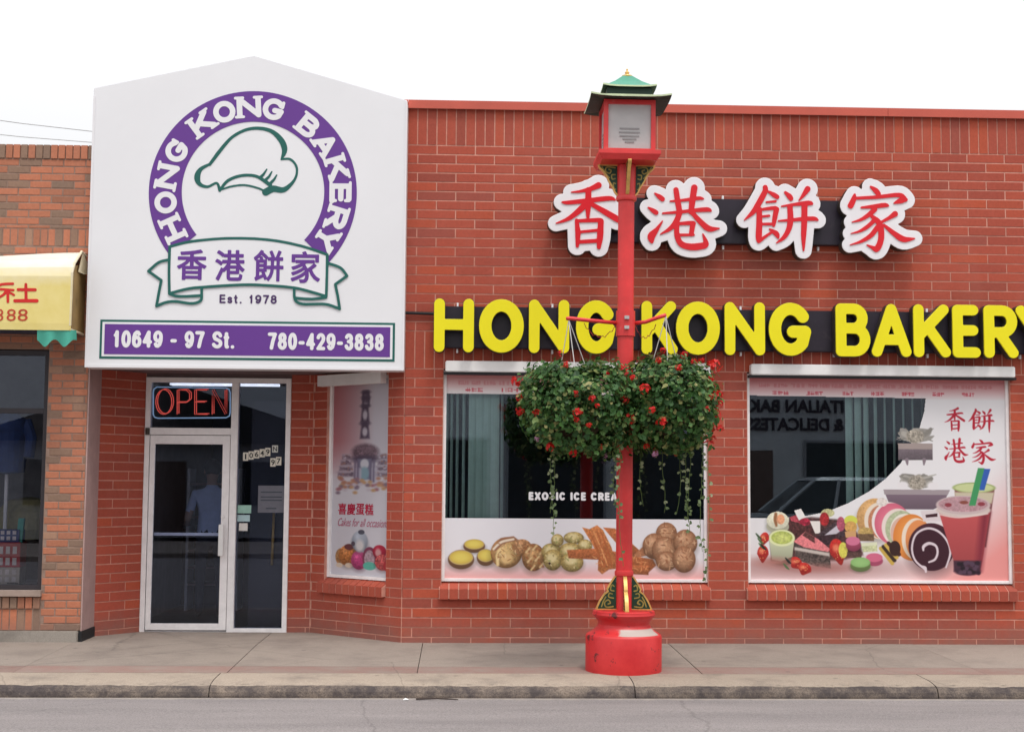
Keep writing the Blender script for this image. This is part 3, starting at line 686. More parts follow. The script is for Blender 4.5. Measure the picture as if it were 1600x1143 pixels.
# soffit over the entrance, body of the shop behind
M_SOFFIT = plain('soffit_board', (0.13, 0.085, 0.085, 1), 0.7, var=0.15)
MB().box(XL, XC-0.002, -0.05, DY+0.25, 2.665, 2.675).build('soffit', M_SOFFIT, bld)
m = MB(); m.box(XL, XR, 0.24, 9.0, 4.95, 5.1); m.box(XL, XR, 9.0, 9.2, -0.05, 5.1); m.box(XL-0.02, XL+0.1, 0.95, 9.0, -0.05, 4.95); m.box(XR-0.15, XR, 0.24, 9.0, -0.05, 4.95)
m.box(XL, XC, 0.23, 0.4, 2.68, 4.95)
m.build('shell', plain('shell_render', (0.3, 0.27, 0.25, 1), 0.9), bld)
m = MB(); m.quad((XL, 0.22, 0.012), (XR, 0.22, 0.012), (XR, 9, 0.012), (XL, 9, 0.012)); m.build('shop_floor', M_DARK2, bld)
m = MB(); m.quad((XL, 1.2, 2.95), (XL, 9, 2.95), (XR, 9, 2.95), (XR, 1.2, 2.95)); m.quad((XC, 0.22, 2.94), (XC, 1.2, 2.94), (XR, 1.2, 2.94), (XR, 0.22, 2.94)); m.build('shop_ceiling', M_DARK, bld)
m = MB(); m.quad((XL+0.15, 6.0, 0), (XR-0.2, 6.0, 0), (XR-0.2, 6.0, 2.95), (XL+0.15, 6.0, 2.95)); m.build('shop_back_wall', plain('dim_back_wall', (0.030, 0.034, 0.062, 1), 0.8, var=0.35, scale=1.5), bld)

def frame_rect(mb, x0, x1, z0, z1, w, y0, y1, wb=None, wt=None):
    wb = wb or w; wt = wt or w
    mb.box(x0, x0+w, y0, y1, z0, z1); mb.box(x1-w, x1, y0, y1, z0, z1)
    mb.box(x0+w, x1-w, y0+0.001, y1, z0, z0+wb); mb.box(x0+w, x1-w, y0+0.001, y1, z1-wt, z1)
GY = 0.060   # glass plane of the shop windows
def shop_window(wx):
    w = thing('window', None, None); w.parent = bld
    m = MB(); frame_rect(m, wx[0], wx[1], WZ0, WZ1, 0.030, 0.030, 0.10); m.build('frame', M_ALU, w, bevel=0.003)
    m = MB(); m.box(wx[0]+0.03, wx[1]-0.03, GY, GY+0.008, WZ0+0.03, WZ1-0.03); m.build('pane', M_GLASS, w)
    m = MB(); m.box(wx[0]+0.018, wx[1]+0.015, -0.115, -0.012, 2.635, 2.742); o = m.build('shutter_box', M_WHITE, w, bevel=0.008)
    m = MB(); m.box(wx[0]+0.0, wx[1]+0.03, -0.10, -0.012, 2.61, 2.634); m.build('shutter_slot', M_BLACK, w)
    return w
w1 = shop_window(W1); w2 = shop_window(W2)
# poster window on the splay
w3 = thing('window', None, None); w3.parent = bld
m = MB()
for a, b_, z0, z1 in ((PU0, PU0+0.035, 0.60, 2.62), (PU1-0.025, PU1, 0.60, 2.62), (PU0+0.035, PU1-0.025, 0.60, 0.63), (PU0+0.035, PU1-0.025, 2.59, 2.62)): sbox(m, a, b_, 0.03, 0.10, z0, z1)
m.build('frame', M_ALU, w3)
m = MB(); sbox(m, PU0+0.035, PU1-0.025, 0.06, 0.068, 0.63, 2.59); m.build('pane', M_GLASS, w3)
m = MB(); sbox(m, PU0-0.06, PU1-0.02, -0.09, -0.012, 2.535, 2.645); m.build('shutter_box', M_WHITE, w3)

# entrance: aluminium frame, transom, door leaf, sidelight
FX0, FX1, FT = -3.225, -1.735, 2.625
ent = thing('entrance', None, None); ent.parent = bld
m = MB(); y0, y1 = DY-0.02, DY+0.10
m.box(FX0, FX0+0.05, y0, y1, 0.02, FT); m.box(FX1-0.05, FX1, y0, y1, 0.02, FT); m.box(-2.345, -2.275, y0, y1, 0.02, FT-0.05)
m.box(FX0+0.05, FX1-0.05, y0+0.002, y1, FT-0.05, FT); m.box(FX0+0.05, -2.345, y0+0.002, y1, 2.035, 2.105)
m.box(-2.275, FX1-0.05, y0+0.002, y1, 0.02, 0.065); m.box(FX0+0.05, -2.345, y0+0.03, y1, 0.015, 0.035)
m.build('frame', M_ALU, ent, bevel=0.003)
m = MB(); m.box(FX0-0.02, FX1+0.02, DY+0.0, DY+0.09, FT+0.001, 2.70); m.build('header', M_SOFFIT, ent)
m = MB(); m.box(FX0+0.05, -2.345, DY+0.04, DY+0.047, 2.105, FT-0.05); m.build('transom_pane', M_DGLASS, ent)
m = MB(); m.box(-2.275, FX1-0.05, DY+0.04, DY+0.047, 0.065, FT-0.05); m.build('sidelight_pane', M_DGLASS, ent)
door = thing('door', None, None); door.parent = bld
DX0, DX1, DZ0, DZ1 = FX0+0.056, -2.351, 0.045, 2.028
m = MB(); ys = (DY-0.012, DY+0.035)
m.box(DX0, DX0+0.052, *ys, DZ0, DZ1); m.box(DX1-0.075, DX1, *ys, DZ0, DZ1); m.box(DX0+0.052, DX1-0.075, ys[0]+0.002, ys[1], DZ1-0.09, DZ1); m.box(DX0+0.052, DX1-0.075, ys[0]+0.002, ys[1], DZ0, DZ0+0.068)
m.build('frame', M_ALU, door, bevel=0.004)
m = MB(); m.box(DX0+0.052, DX1-0.075, DY+0.01, DY+0.016, DZ0+0.068, DZ1-0.09); m.build('pane', M_DGLASS, door)
m = MB(); hx = DX1-0.058
m.box(hx-0.028, hx+0.022, DY-0.085, DY-0.06, 0.80, 1.12); m.box(hx-0.012, hx+0.012, DY-0.056, DY-0.013, 0.84, 0.87); m.box(hx-0.012, hx+0.012, DY-0.056, DY-0.013, 1.05, 1.08)
m.build('handle', M_WHITE, door, bevel=0.004)
m = MB(); m.tube([(hx, DY-0.03, 1.20), (hx, DY-0.012, 1.20)], 0.018, 12); m.build('lock', M_ALU, door)
m = MB(); m.box(DX0+0.052, DX1-0.075, DY+0.05, DY+0.075, 1.00, 1.03); m.build('push_bar', M_ALU, door)
m = MB(); m.tube([(FX0+0.03, DY-0.03, 2.03), (FX0+0.03, DY-0.03, 2.10)], 0.022, 10); m.build('pivot', M_RETURN, door)

# ================================================================== SIGN BOARD OVER THE ENTRANCE
SY = -0.25
sb = thing('sign_board', 'large white gabled sign board with purple ring emblem above the recessed entrance', 'sign', (0, 0, 0))
bx0, bx1, bz0, bzs, bzl, bpk = -3.56, -0.53, 2.63, 5.27, 5.34, 5.69
m = MB(); m.prism([(bx0, bz0), (bx1, bz0), (bx1, bzs), (-2.03, bpk), (bx0, bzl)], 'y', SY, -0.012)
m.build('cabinet', M_SIGNW, sb, bevel=0.006)
m = MB()
for x0, x1 in ((bx0, bx0+0.02), (bx1-0.02, bx1)): m.box(x0, x1, SY-0.006, SY-0.0005, bz0, bzl-0.08)
m.box(bx0+0.02, bx1-0.02, SY-0.006, SY-0.0005, bz0, bz0+0.025)
m.build('edge_trim', M_WVINYL, sb)
def spx(x, y):  # photo pixel on the sign face -> (X, Z)
    p = at(x, y, SY); return float(p[0]), float(p[2])
PXM = 1/162.3   # metres per photo pixel on the sign face
cx, cz = spx(395.5, 301)
def ring_loop(r0, r1, a0, a1, n=96):
    o = [(cx+r1*math.cos(R(a0+(a1-a0)*i/n)), cz+r1*math.sin(R(a0+(a1-a0)*i/n))) for i in range(n+1)]
    o += [(cx+r0*math.cos(R(a1-(a1-a0)*i/n)), cz+0.012+r0*math.sin(R(a1-(a1-a0)*i/n))) for i in range(n+1)]
    return [o]
link('emblem_ring', loops_mesh('emblem_ring', ring_loop(111*PXM, 162*PXM, -43, 219), 0.003, M_PURPLE), sb, (0, SY-0.0005, 0))
rm = 136.5*PXM
for li, (ch, a) in enumerate(zip('HONGKONGBAKERY', (205.6, 187.5, 170, 152, 127, 110.5, 94, 77.5, 51.8, 35.0, 17.3, 0.3, -16.3, -31.7))):
    hh, ww = 0.215, {'H': 0.225, 'O': 0.215, 'N': 0.235, 'G': 0.215, 'K': 0.23, 'B': 0.195, 'A': 0.215, 'E': 0.195, 'R': 0.215, 'Y': 0.215}[ch]
    st = letter(ch, -ww/2, ww/2, -hh/2, hh/2, 0.0265, 0.036)
    lp = stroke_loops(st, 0.005, 0.0, 0.02)
    t = R(a-90)
    me = loops_mesh('emblem_letter', lp, 0.003, M_WVINYL)
    o = link('emblem_letter', me, sb, (cx+rm*math.cos(R(a)), SY-0.0032-0.0006*(li % 2), cz+rm*math.sin(R(a))), (0, -t, 0))
def e8(x, y): return spx(230+x/3.809, 190+y/3.809)   # emblem detail view
def e8s(st): return smooth_stroke([(*e8(x, y), r/3.809*PXM) for x, y, r in st], 6)
# ribbon: white body, green outlines
rib = [e8(*p) for p in ((135, 745), (200, 726), (300, 708), (420, 698), (540, 695), (680, 700), (800, 715), (940, 747), (1072, 792), (1067, 1040), (870, 988), (700, 974), (560, 970), (420, 976), (330, 985), (200, 1002), (133, 1025))]
link('ribbon', loops_mesh('ribbon', [rib], 0.003, M_SIGNW), sb, (0, SY-0.0042, 0))
w_ = 8
rst = [e8s([(x, y, w_) for x, y in q]) for q in (
 [(135, 745), (250, 716), (420, 698), (560, 695), (680, 700), (800, 715), (940, 747), (1072, 792)], [(135, 745), (131, 880), (133, 1025)], [(1072, 792), (1070, 920), (1066, 1042)],
 [(133, 1022), (240, 995), (330, 985), (560, 971), (700, 974), (870, 988), (980, 1014), (1066, 1040)],
 [(133, 822), (70, 838), (8, 890)], [(8, 890), (85, 945)], [(85, 945), (70, 1020), (56, 1098)], [(56, 1098), (110, 1076), (170, 1070), (265, 1082), (318, 1066), (325, 1030), (325, 990)], [(133, 1025), (190, 1040), (325, 1035)],
 [(1074, 842), (1150, 870), (1190, 918)], [(1190, 918), (1120, 968)], [(1120, 968), (1135, 1040), (1146, 1114)], [(1146, 1114), (1060, 1086), (930, 1086), (882, 1062), (875, 1000)], [(1064, 1046), (980, 1056), (880, 1050)])]
link('ribbon_outline', loops_mesh('ribbon_outline', stroke_loops(rst, 0.0045, 0, 0.03), 0.003, M_GREENL), sb, (0, SY-0.0072, 0))
# baker's hat of the emblem (the cartoon figure itself is left out)
hat = [e8s(q) for q in (
 [(372, 256, 9), (430, 178, 11), (500, 98, 9), (580, 52, 9), (660, 40, 10), (740, 58, 12), (798, 112, 17), (818, 170, 16), (798, 226, 5)],
 [(800, 224, 6), (850, 224, 7), (886, 262, 7), (890, 312, 7), (866, 362, 9), (812, 406, 16), (750, 400, 20), (706, 420, 22)],
 [(375, 252, 7), (318, 284, 12), (298, 330, 18), (312, 372, 12), (360, 388, 8), (414, 366, 7), (432, 410, 9)],
 [(432, 410, 8), (480, 352, 9), (560, 322, 9), (650, 326, 9), (732, 378, 12)], [(440, 406, 5), (500, 386, 6), (580, 378, 6), (660, 396, 6), (702, 416, 6)],
 [(676, 330, 9), (694, 312, 7), (712, 284, 4)], [(706, 346, 9), (726, 326, 7), (742, 298, 4)], [(736, 364, 9), (756, 344, 7), (771, 318, 4)])]
link('hat_emblem', loops_mesh('hat_emblem', stroke_loops(hat, 0.0045, 0, 0.03), 0.003, M_GREENL), sb, (0, SY-0.0005, 0))
for ch, ex0, ex1, ey0, ey1 in (('香', 176, 357, 762, 942), ('港', 403, 584, 766, 947), ('餅', 632, 814, 766, 950), ('家', 853, 1032, 773, 960)):
    a = e8(ex0, ey1); b_ = e8(ex1, ey0); bold_text('emblem_character', ch, a[0], b_[0], a[1], b_[1], SY-0.0073, M_PURPLE, sb, 0.0065)
a = e8(430, 1080); b_ = e8(772, 1032)
skel_text('established_character', 'Est. 1978', a[0], b_[0], a[1], b_[1], SY-0.0005, plain('dark_purple_vinyl', rgb(70, 45, 92), 0.5), sb, 0.0085, 0.16)
# address bar
def srect(mb, xa, ya, xb, yb, y):
    (x0, z1), (x1, z0) = spx(xa, ya), spx(xb, yb); mb.box(x0, x1, SY-y-0.003, SY-0.0005, z0, z1)
(xa, za), (xb, zb) = spx(157, 499), spx(616.5, 565)
zt, zbm = at(157, 499, SY)[2], at(157, 560, SY)[2]
m = MB(); m.box(xa, xb, SY-0.0035, SY-0.0005, zbm, zt); m.build('address_border', M_GREENL, sb)
m = MB(); m.box(xa+0.022, xb-0.022, SY-0.0065, SY-0.0036, zbm+0.022, zt-0.022); m.build('address_gap', M_SIGNW, sb)
m = MB(); m.box(xa+0.045, xb-0.045, SY-0.0095, SY-0.0066, zbm+0.043, zt-0.043); m.build('address_panel', M_PURPLE, sb)
zc = (zt+zbm)/2
def px2x(x): return spx(x, 530)[0]
skel_text('address_character', '10649 - 97 St.', px2x(176), px2x(367), zc-0.080, zc+0.086, SY-0.0096, M_WVINYL, sb, 0.0170, 0.07)
skel_text('phone_character', '780-429-3838', px2x(418.5), px2x(600), zc-0.086, zc+0.080, SY-0.0096, M_WVINYL, sb, 0.0170, 0.07)

# ================================================================== YELLOW CHANNEL LETTERS
ys_ = thing('letter_sign', 'yellow rounded capital letters on a long dark raceway over the shop windows', 'sign')
m = MB(); m.box(-0.17, 7.0, -0.10, -0.012, 2.87, 3.275); m.build('raceway', M_RACE, ys_, bevel=0.006)
m = MB()
for i, x in enumerate(np.arange(-0.02, 6.9, 0.93)):
    for z in (2.845, 3.298): m.box(x-0.009, x+0.009, -0.05, -0.012, z-0.02, z+0.018)
m.build('clips', M_ALU, ys_)
bolt_me = None
LX = [('H', 678, 740.5), ('O', 748.5, 818.5), ('N', 826.5, 889.5), ('G', 900, 963.5), ('K', 1002.5, 1059), ('O', 1056.5, 1125), ('N', 1132.5, 1195.5), ('G', 1201.5, 1269.5), ('B', 1306, 1360), ('A', 1362, 1424), ('K', 1427.5, 1485.5), ('E', 1488.5, 1532), ('R', 1537.5, 1591), ('Y', 1588, 1648)]
for ch, xa, xb in LX:
    x0, x1 = at(xa, 510, -0.22)[0], at(xb, 510, -0.22)[0]
    r = 0.052 if ch not in 'OG' else 0.060
    st = letter(ch, x0, x1, 2.815, 3.335, r)
    lp = stroke_loops(st, 0.007, 0.004, 0.03)
    o = link('letter', loops_mesh('letter', lp, 0.095, M_RETURN), ys_, (0, -0.101, 0))
    link('face', loops_mesh('face', stroke_loops(st, 0.007, 0.0, 0.03), 0.022, M_YELLOW, 0.0025), o, (0, -0.0955, 0))
m = MB(); m.tube([(-0.62, -0.03, 3.215), (-0.17, -0.03, 3.205)], 0.014, 8); m.build('conduit', M_BLACK, ys_)

# ================================================================== RED BRUSH CHARACTERS
cs = thing('letter_sign', 'four red brush characters with white outlines on a dark raceway, high on the brick wall', 'sign')
m = MB(); m.box(1.12, 3.88, -0.10, -0.012, 3.93, 4.375); m.build('raceway', M_RACE, cs, bevel=0.006)
m = MB()
for x in (1.7, 2.60, 3.55):
    for z in (3.90, 4.40): m.box(x-0.009, x+0.009, -0.05, -0.012, z-0.02, z+0.018)
m.build('clips', M_ALU, cs)
for key, pcx in (('xiang', 925), ('gang', 1065), ('bing', 1220), ('jia', 1380)):
    c = at(pcx, 340, -0.24); size = 150.0/FPX*(13.75-0.24)*1.002
    st = char_strokes(key, float(c[0]), float(c[2]), size)
    lw = stroke_loops(st, 0.008, 0.074, 0.05)
    lw = [l for l in lw if abs(sum(a[0]*b_[1]-b_[0]*a[1] for a, b_ in zip(l, l[1:]+l[:1])))/2 > 0.02]   # the plates have no holes
    o = link('character', loops_mesh('character', lw, 0.115, M_RETURN), cs, (0, -0.101, 0))
    link('plate_face', loops_mesh('plate_face', lw, 0.012, plain('white_acrylic', (0.78, 0.76, 0.78, 1), 0.4, var=0.04, scale=4), 0.004), o, (0, -0.1155, 0))
    link('character_face', loops_mesh('character_face', stroke_loops(st, 0.006, 0.0, 0.03), 0.008, M_REDAC), o, (0, -0.1278, 0))

# ================================================================== LAMP POST
LPX, LPY = 1.415, -1.72
Z0 = zs(LPY)
lamp = thing('lamp_post', 'red street lamp with green pagoda roof and round pedestal on the sidewalk', 'street lamp', (LPX, LPY, Z0)); lamp.rotation_euler = (0, 0.0055, 0)
def pedestal_mat():
    m, nt, b = base_mat('chipped_red_paint'); p = pos(nt)
    n = noise(nt, 9, 6, 0.75, p); n2 = noise(nt, 3.0, 5, 0.7, p); n3 = noise(nt, 30, 4, 0.7, p)
    c = ramp(nt, n2.outputs['Fac'], [(0.3, rgb(188, 28, 34)), (0.7, rgb(214, 52, 52))])
    f = ramp(nt, n.outputs['Fac'], [(0.605, (0, 0, 0, 1)), (0.635, (1, 1, 1, 1))]); c2 = mixc(nt, f.outputs[0], c.outputs[0], rgb(96, 34, 34))
    # chalky patch on the shoulder
    tc = N(nt, 'ShaderNodeTexCoord'); vd = N(nt, 'ShaderNodeVectorMath', operation='DISTANCE'); nt.links.new(tc.outputs['Object'], vd.inputs[0]); vd.inputs[1].default_value = (0.13, -0.24, 0.33)
    ma = N(nt, 'ShaderNodeMath', operation='MULTIPLY_ADD'); nt.links.new(n.outputs['Fac'], ma.inputs[0]); ma.inputs[1].default_value = 0.16; nt.links.new(vd.outputs['Value'], ma.inputs[2])
    f2 = ramp(nt, ma.outputs[0], [(0.26, (1, 1, 1, 1)), (0.30, (0, 0, 0, 1))])
    sz = N(nt, 'ShaderNodeSeparateXYZ'); nt.links.new(tc.outputs['Object'], sz.inputs[0])
    f3 = ramp(nt, sz.outputs['Z'], [(0.304, (0, 0, 0, 1)), (0.309, (1, 1, 1, 1)), (0.352, (1, 1, 1, 1)), (0.362, (0, 0, 0, 1))])
    ff = mixc(nt, 1.0, f2.outputs[0], f3.outputs[0], 'MULTIPLY')
    c3 = mixc(nt, ff, c2, rgb(184, 172, 164))
    nt.links.new(c3, b.inputs['Base Color']); b.inputs['Roughness'].default_value = 0.45
    bump(nt, b, n3.outputs['Fac'], 0.12, 0.006); return m
M_PED = pedestal_mat()
m = MB(); m.lathe([(0.318, -0.03), (0.322, 0.0), (0.322, 0.285), (0.316, 0.298), (0.305, 0.306), (0.265, 0.33), (0.235, 0.355), (0.218, 0.385), (0.222, 0.41), (0.246, 0.438), (0.262, 0.452), (0.268, 0.468), (0.262, 0.482), (0.262, 0.492), (0.25, 0.502), (0.0, 0.505)], 64)
m.build('pedestal', M_PED, lamp, smooth=True, angle=R(38))
m = MB(); prof = [(0.066, 0.5), (0.066, 0.785), (0.078, 0.79), (0.082, 0.81), (0.078, 0.83), (0.070, 0.835), (0.070, 2.86), (0.070, 4.005), (0.086, 4.012), (0.09, 4.03), (0.086, 4.05), (0.078, 4.055), (0.084, 4.32)]
m.lathe(prof, 32); m.build('pole', M_RED, lamp, smooth=True, angle=R(35))
m = MB()
for z in (2.90, 2.985):
    m.lathe([(0.071, z-0.012), (0.079, z-0.012), (0.079, z+0.012), (0.071, z+0.012)], 32); m.box(-0.02, 0.02, -0.10, -0.075, z-0.014, z+0.014)
m.build('clamp_band', plain('galvanised', (0.55, 0.53, 0.52, 1), 0.4, metal=0.6), lamp)
m = MB(); m.lathe([(0.071, 2.83), (0.0825, 2.83), (0.0825, 3.05), (0.071, 3.05)], 32); m.build('arm_sleeve', M_RED, lamp, smooth=True, angle=R(35))
# scroll brackets: outline in (d, z), d outwards from pole
def bracket_loops(pts): return [smooth_closed(pts)]
def smooth_closed(pts, n=4):
    out = []; k = len(pts)
    for i in range(k):
        a, b_, c, d = (np.array(pts[(i+j) % k], float) for j in (-1, 0, 1, 2))
        for q in range(n):
            t = q/n; out.append(tuple(0.5*((2*b_)+(-a+c)*t+(2*a-5*b_+4*c-d)*t*t+(-a+3*b_-3*c+d)*t**3)))
    return out
def bracket(pts, scroll, edge_open, rz):
    br = thing('bracket', None, None, (0, 0, 0), rz); br.parent = lamp
    link('plate', loops_mesh('plate', [pts], 0.02, M_DGREEN), br, (0, 0.010, 0))
    rim = [[(x, z, 0.0062) for x, z in pts]]
    link('rim', loops_mesh('rim', stroke_loops(rim, 0.004, 0, 0.02), 0.030, M_GOLD), br, (0, 0.015, 0))
    st = [smooth_stroke([(x, z, 0.0055) for x, z in s]) for s in scroll]
    for yy in (0.0155, 0.0155-0.026+0.0): pass
    link('scroll', loops_mesh('scroll', stroke_loops(st, 0.0035, 0, 0.02), 0.027, plain('olive_gold_paint', rgb(150, 138, 70), 0.45, var=0.3, scale=20)), br, (0, 0.0135, 0))
low = [(0.068, 0.505), (0.235, 0.505), (0.205, 0.575), (0.165, 0.635), (0.135, 0.655), (0.142, 0.675), (0.115, 0.725), (0.082, 0.775), (0.068, 0.785)]
low_s = [[(0.09, 0.53), (0.15, 0.525), (0.165, 0.56), (0.135, 0.585), (0.115, 0.56), (0.135, 0.55)], [(0.09, 0.60), (0.13, 0.61), (0.125, 0.64), (0.1, 0.635)], [(0.085, 0.66), (0.115, 0.67), (0.105, 0.71), (0.085, 0.70)], [(0.19, 0.53), (0.175, 0.575), (0.155, 0.61)]]
up = [(0.078, 4.06), (0.10, 4.085), (0.12, 4.13), (0.155, 4.185), (0.17, 4.22), (0.20, 4.265), (0.235, 4.30), (0.245, 4.322), (0.082, 4.322)]
up_s = [[(0.10, 4.30), (0.17, 4.305), (0.185, 4.27), (0.15, 4.25), (0.135, 4.275), (0.155, 4.285)], [(0.10, 4.24), (0.13, 4.235), (0.125, 4.20), (0.1, 4.205)], [(0.095, 4.16), (0.115, 4.165), (0.11, 4.12), (0.095, 4.11)], [(0.215, 4.305), (0.18, 4.245), (0.15, 4.21)]]
for k in range(4):
    bracket(low, low_s, 0, k*math.pi/2); bracket(up, up_s, 0, k*math.pi/2)
# lantern
ln = thing('lantern', None, None); ln.parent = lamp
m = MB(); m.hexa([(-0.235, -0.235, 4.325), (0.235, -0.235, 4.325), (0.235, 0.235, 4.325), (-0.235, 0.235, 4.325), (-0.265, -0.265, 4.37), (0.265, -0.265, 4.37), (0.265, 0.265, 4.37), (-0.265, 0.265, 4.37)])
m.box(-0.265, 0.265, -0.265, 0.265, 4.371, 4.405); m.build('tray', M_RED, ln)
m = MB(); hb = 0.222
for sx in (-1, 1):
    for sy in (-1, 1): m.box(min(sx*hb, sx*(hb-0.038)), max(sx*hb, sx*(hb-0.038)), min(sy*hb, sy*(hb-0.038)), max(sy*hb, sy*(hb-0.038)), 4.406, 4.85)
for s in (-1, 1):
    for z0, z1 in ((4.406, 4.425), (4.812, 4.85)):
        m.box(-hb+0.038, hb-0.038, min(s*hb*0.99, s*(hb-0.03)), max(s*hb*0.99, s*(hb-0.03)), z0, z1); m.box(min(s*hb*0.99, s*(hb-0.03)), max(s*hb*0.99, s*(hb-0.03)), -hb+0.038, hb-0.038, z0, z1)
m.build('frame', M_RED, ln)
def pane_mat():
    m, nt, b = base_mat('frosted_lamp_pane'); b.inputs['Base Color'].default_value = (0.72, 0.70, 0.69, 1); b.inputs['Roughness'].default_value = 0.35
    b.inputs['Transmission Weight'].default_value = 0.0
    n = noise(nt, 5, 3, 0.6, pos(nt)); r = ramp(nt, n.outputs['Fac'], [(0.3, (0.62, 0.60, 0.60, 1)), (0.7, (0.76, 0.74, 0.73, 1))]); nt.links.new(r.outputs[0], b.inputs['Base Color'])
    b.inputs['Subsurface Weight'].default_value = 0.0
    tr = N(nt, 'ShaderNodeBsdfTranslucent'); tr.inputs[0].default_value = (0.8, 0.78, 0.76, 1); ms = N(nt, 'ShaderNodeMixShader'); ms.inputs[0].default_value = 0.35
    out = nt.nodes['Material Output']; nt.links.new(b.outputs[0], ms.inputs[1]); nt.links.new(tr.outputs[0], ms.inputs[2]); nt.links.new(ms.outputs[0], out.inputs[0]); return m
M_PANE = pane_mat()
for k in range(4):
    m = MB(); m.box(-hb+0.038, hb-0.038, -0.200, -0.195, 4.425, 4.815); pn = m.build('pane', M_PANE, ln, rot=(0, 0, k*math.pi/2))
    m = MB()
    for q, (z, w) in enumerate(((4.60, 0.085), (4.567, 0.09), (4.535, 0.085), (4.508, 0.06), (4.483, 0.04))): m.box(-w, w, -0.2045, -0.2005, z-0.006, z+0.006)
    m.build('louvre', plain('grey_louvre', (0.27, 0.26, 0.26, 1), 0.6), pn)
def tier(name, hw, z, t, hin, zin, mat_top, flare=0.02):
    """square eave: upturned corners, thin fascia, sloped top, flat underside"""
    n = 8; m = MB(); ring = []
    for k in range(4):
        for i in range(n):
            a = -1+2*i/n; x, y = a*hw, -hw
            cup = flare*abs(a)**4
            c, s = math.cos(k*math.pi/2), math.sin(k*math.pi/2)
            ring.append((x*c-y*s, x*s+y*c, cup))
    K = len(ring)
    n0 = len(m.v)
    m.v += [(x, y, z+c) for x, y, c in ring] + [(x, y, z+t+c) for x, y, c in ring]
    sc = hin/hw
    m.v += [(x*0.75+x*sc*0.25, y*0.75+y*sc*0.25, z+t+(zin-z-t)*0.16) for x, y, c in ring] + [(x*0.4+x*sc*0.6, y*0.4+y*sc*0.6, z+t+(zin-z-t)*0.5) for x, y, c in ring] + [(x*sc, y*sc, zin) for x, y, c in ring]
    m.v += [(x*0.6, y*0.6, z+0.012) for x, y, c in ring]
    for i in range(K):
        j = (i+1) % K
        m.f.append((n0+i, n0+j, n0+K+j, n0+K+i)); m.mi.append(1)
        for q in (1, 2, 3): m.f.append((n0+q*K+i, n0+q*K+j, n0+(q+1)*K+j, n0+(q+1)*K+i)); m.mi.append(0)
        m.f.append((n0+5*K+i, n0+5*K+j, n0+j, n0+i)); m.mi.append(2)
    m.f.append(tuple(n0+5*K+i for i in reversed(range(K)))); m.mi.append(2)
    m.f.append(tuple(n0+4*K+i for i in range(K))); m.mi.append(0)
    return m.build(name, [mat_top, M_PALEG, M_DARKEAVE], ln)
tier('lower_roof', 0.345, 4.845, 0.014, 0.20, 4.905, M_PALEG)
m = MB(); m.box(-0.195, 0.195, -0.195, 0.195, 4.87, 4.962); m.build('roof_neck', M_DARKEAVE, ln)
tier('upper_roof', 0.232, 4.962, 0.013, 0.04, 5.112, M_ROOFG, 0.014)
m = MB(); m.lathe([(0.046, 5.105), (0.046, 5.122), (0.018, 5.128), (0.014, 5.137), (0.022, 5.148), (0.013, 5.159), (0.006, 5.168), (0.010, 5.176), (0.002, 5.187)], 16); m.build('finial', M_GOLD, ln, smooth=True)
# arms that carry the baskets
BASK = [(-0.50, -0.02), (0.335, 0.05)]
m = MB(); m.tube([(-0.07, 0, 2.945), (-0.30, -0.06, 2.955), (BASK[0][0], -0.12, 2.965), (BASK[0][0]-0.02, -0.125, 2.96)], 0.017, 10)
m.build('basket_arm', M_RED, lamp, smooth=True)
m = MB(); m.tube([(0.07, 0, 2.945), (0.17, -0.03, 2.955), (0.27, -0.07, 2.99), (BASK[1][0], -0.10, 3.01)], 0.017, 10)
m.build('basket_arm', M_RED, lamp, smooth=True)
m = MB()
for (x0, x1) in ((-0.075, -0.36), (0.075, 0.26)):
    pts = [(x0+(x1-x0)*i/14, -0.02*math.sin(i), 2.93-0.11*math.sin(math.pi*i/14)+0.012*math.sin(i*2.3)) for i in range(15)]
    m.tube(pts, 0.0035, 5)
m.build('loose_wire', plain('red_wire', rgb(150, 40, 44), 0.5), lamp)

# ================================================================== HANGING BASKETS
def leaf_mat(name, stops, trans=0.25):
    m, nt, b = base_mat(name)
    ge = N(nt, 'ShaderNodeNewGeometry'); r = ramp(nt, ge.outputs['Random Per Island'], stops)
    n = noise(nt, 60, 2, 0.5, ge.outputs['Position']); c = mixc(nt, 0.35, r.outputs[0], ramp(nt, n.outputs['Fac'], [(0.3, (0.5, 0.5, 0.5, 1)), (0.7, (1, 1, 1, 1))]).outputs[0], 'MULTIPLY')
    nt.links.new(c, b.inputs['Base Color']); b.inputs['Roughness'].default_value = 0.5; b.inputs['Specular IOR Level'].default_value = 0.35
    tr = N(nt, 'ShaderNodeBsdfTranslucent'); nt.links.new(c, tr.inputs[0]); ms = N(nt, 'ShaderNodeMixShader'); ms.inputs[0].default_value = trans
    out = nt.nodes['Material Output']; nt.links.new(b.outputs[0], ms.inputs[1]); nt.links.new(tr.outputs[0], ms.inputs[2]); nt.links.new(ms.outputs[0], out.inputs[0]); return m
M_LEAF = leaf_mat('geranium_leaf', [(0.0, (0.018, 0.06, 0.014, 1)), (0.35, (0.04, 0.12, 0.026, 1)), (0.68, (0.075, 0.18, 0.04, 1)), (0.88, (0.16, 0.25, 0.07, 1)), (1.0, (0.34, 0.31, 0.12, 1))])
M_VINE = leaf_mat('trailing_leaf', [(0.0, (0.10, 0.16, 0.06, 1)), (0.6, (0.20, 0.27, 0.12, 1)), (1.0, (0.36, 0.40, 0.24, 1))])
M_PETAL = leaf_mat('red_petal', [(0.0, rgb(190, 14, 22)), (0.6, rgb(226, 28, 30)), (1.0, rgb(236, 70, 48))], 0.3)
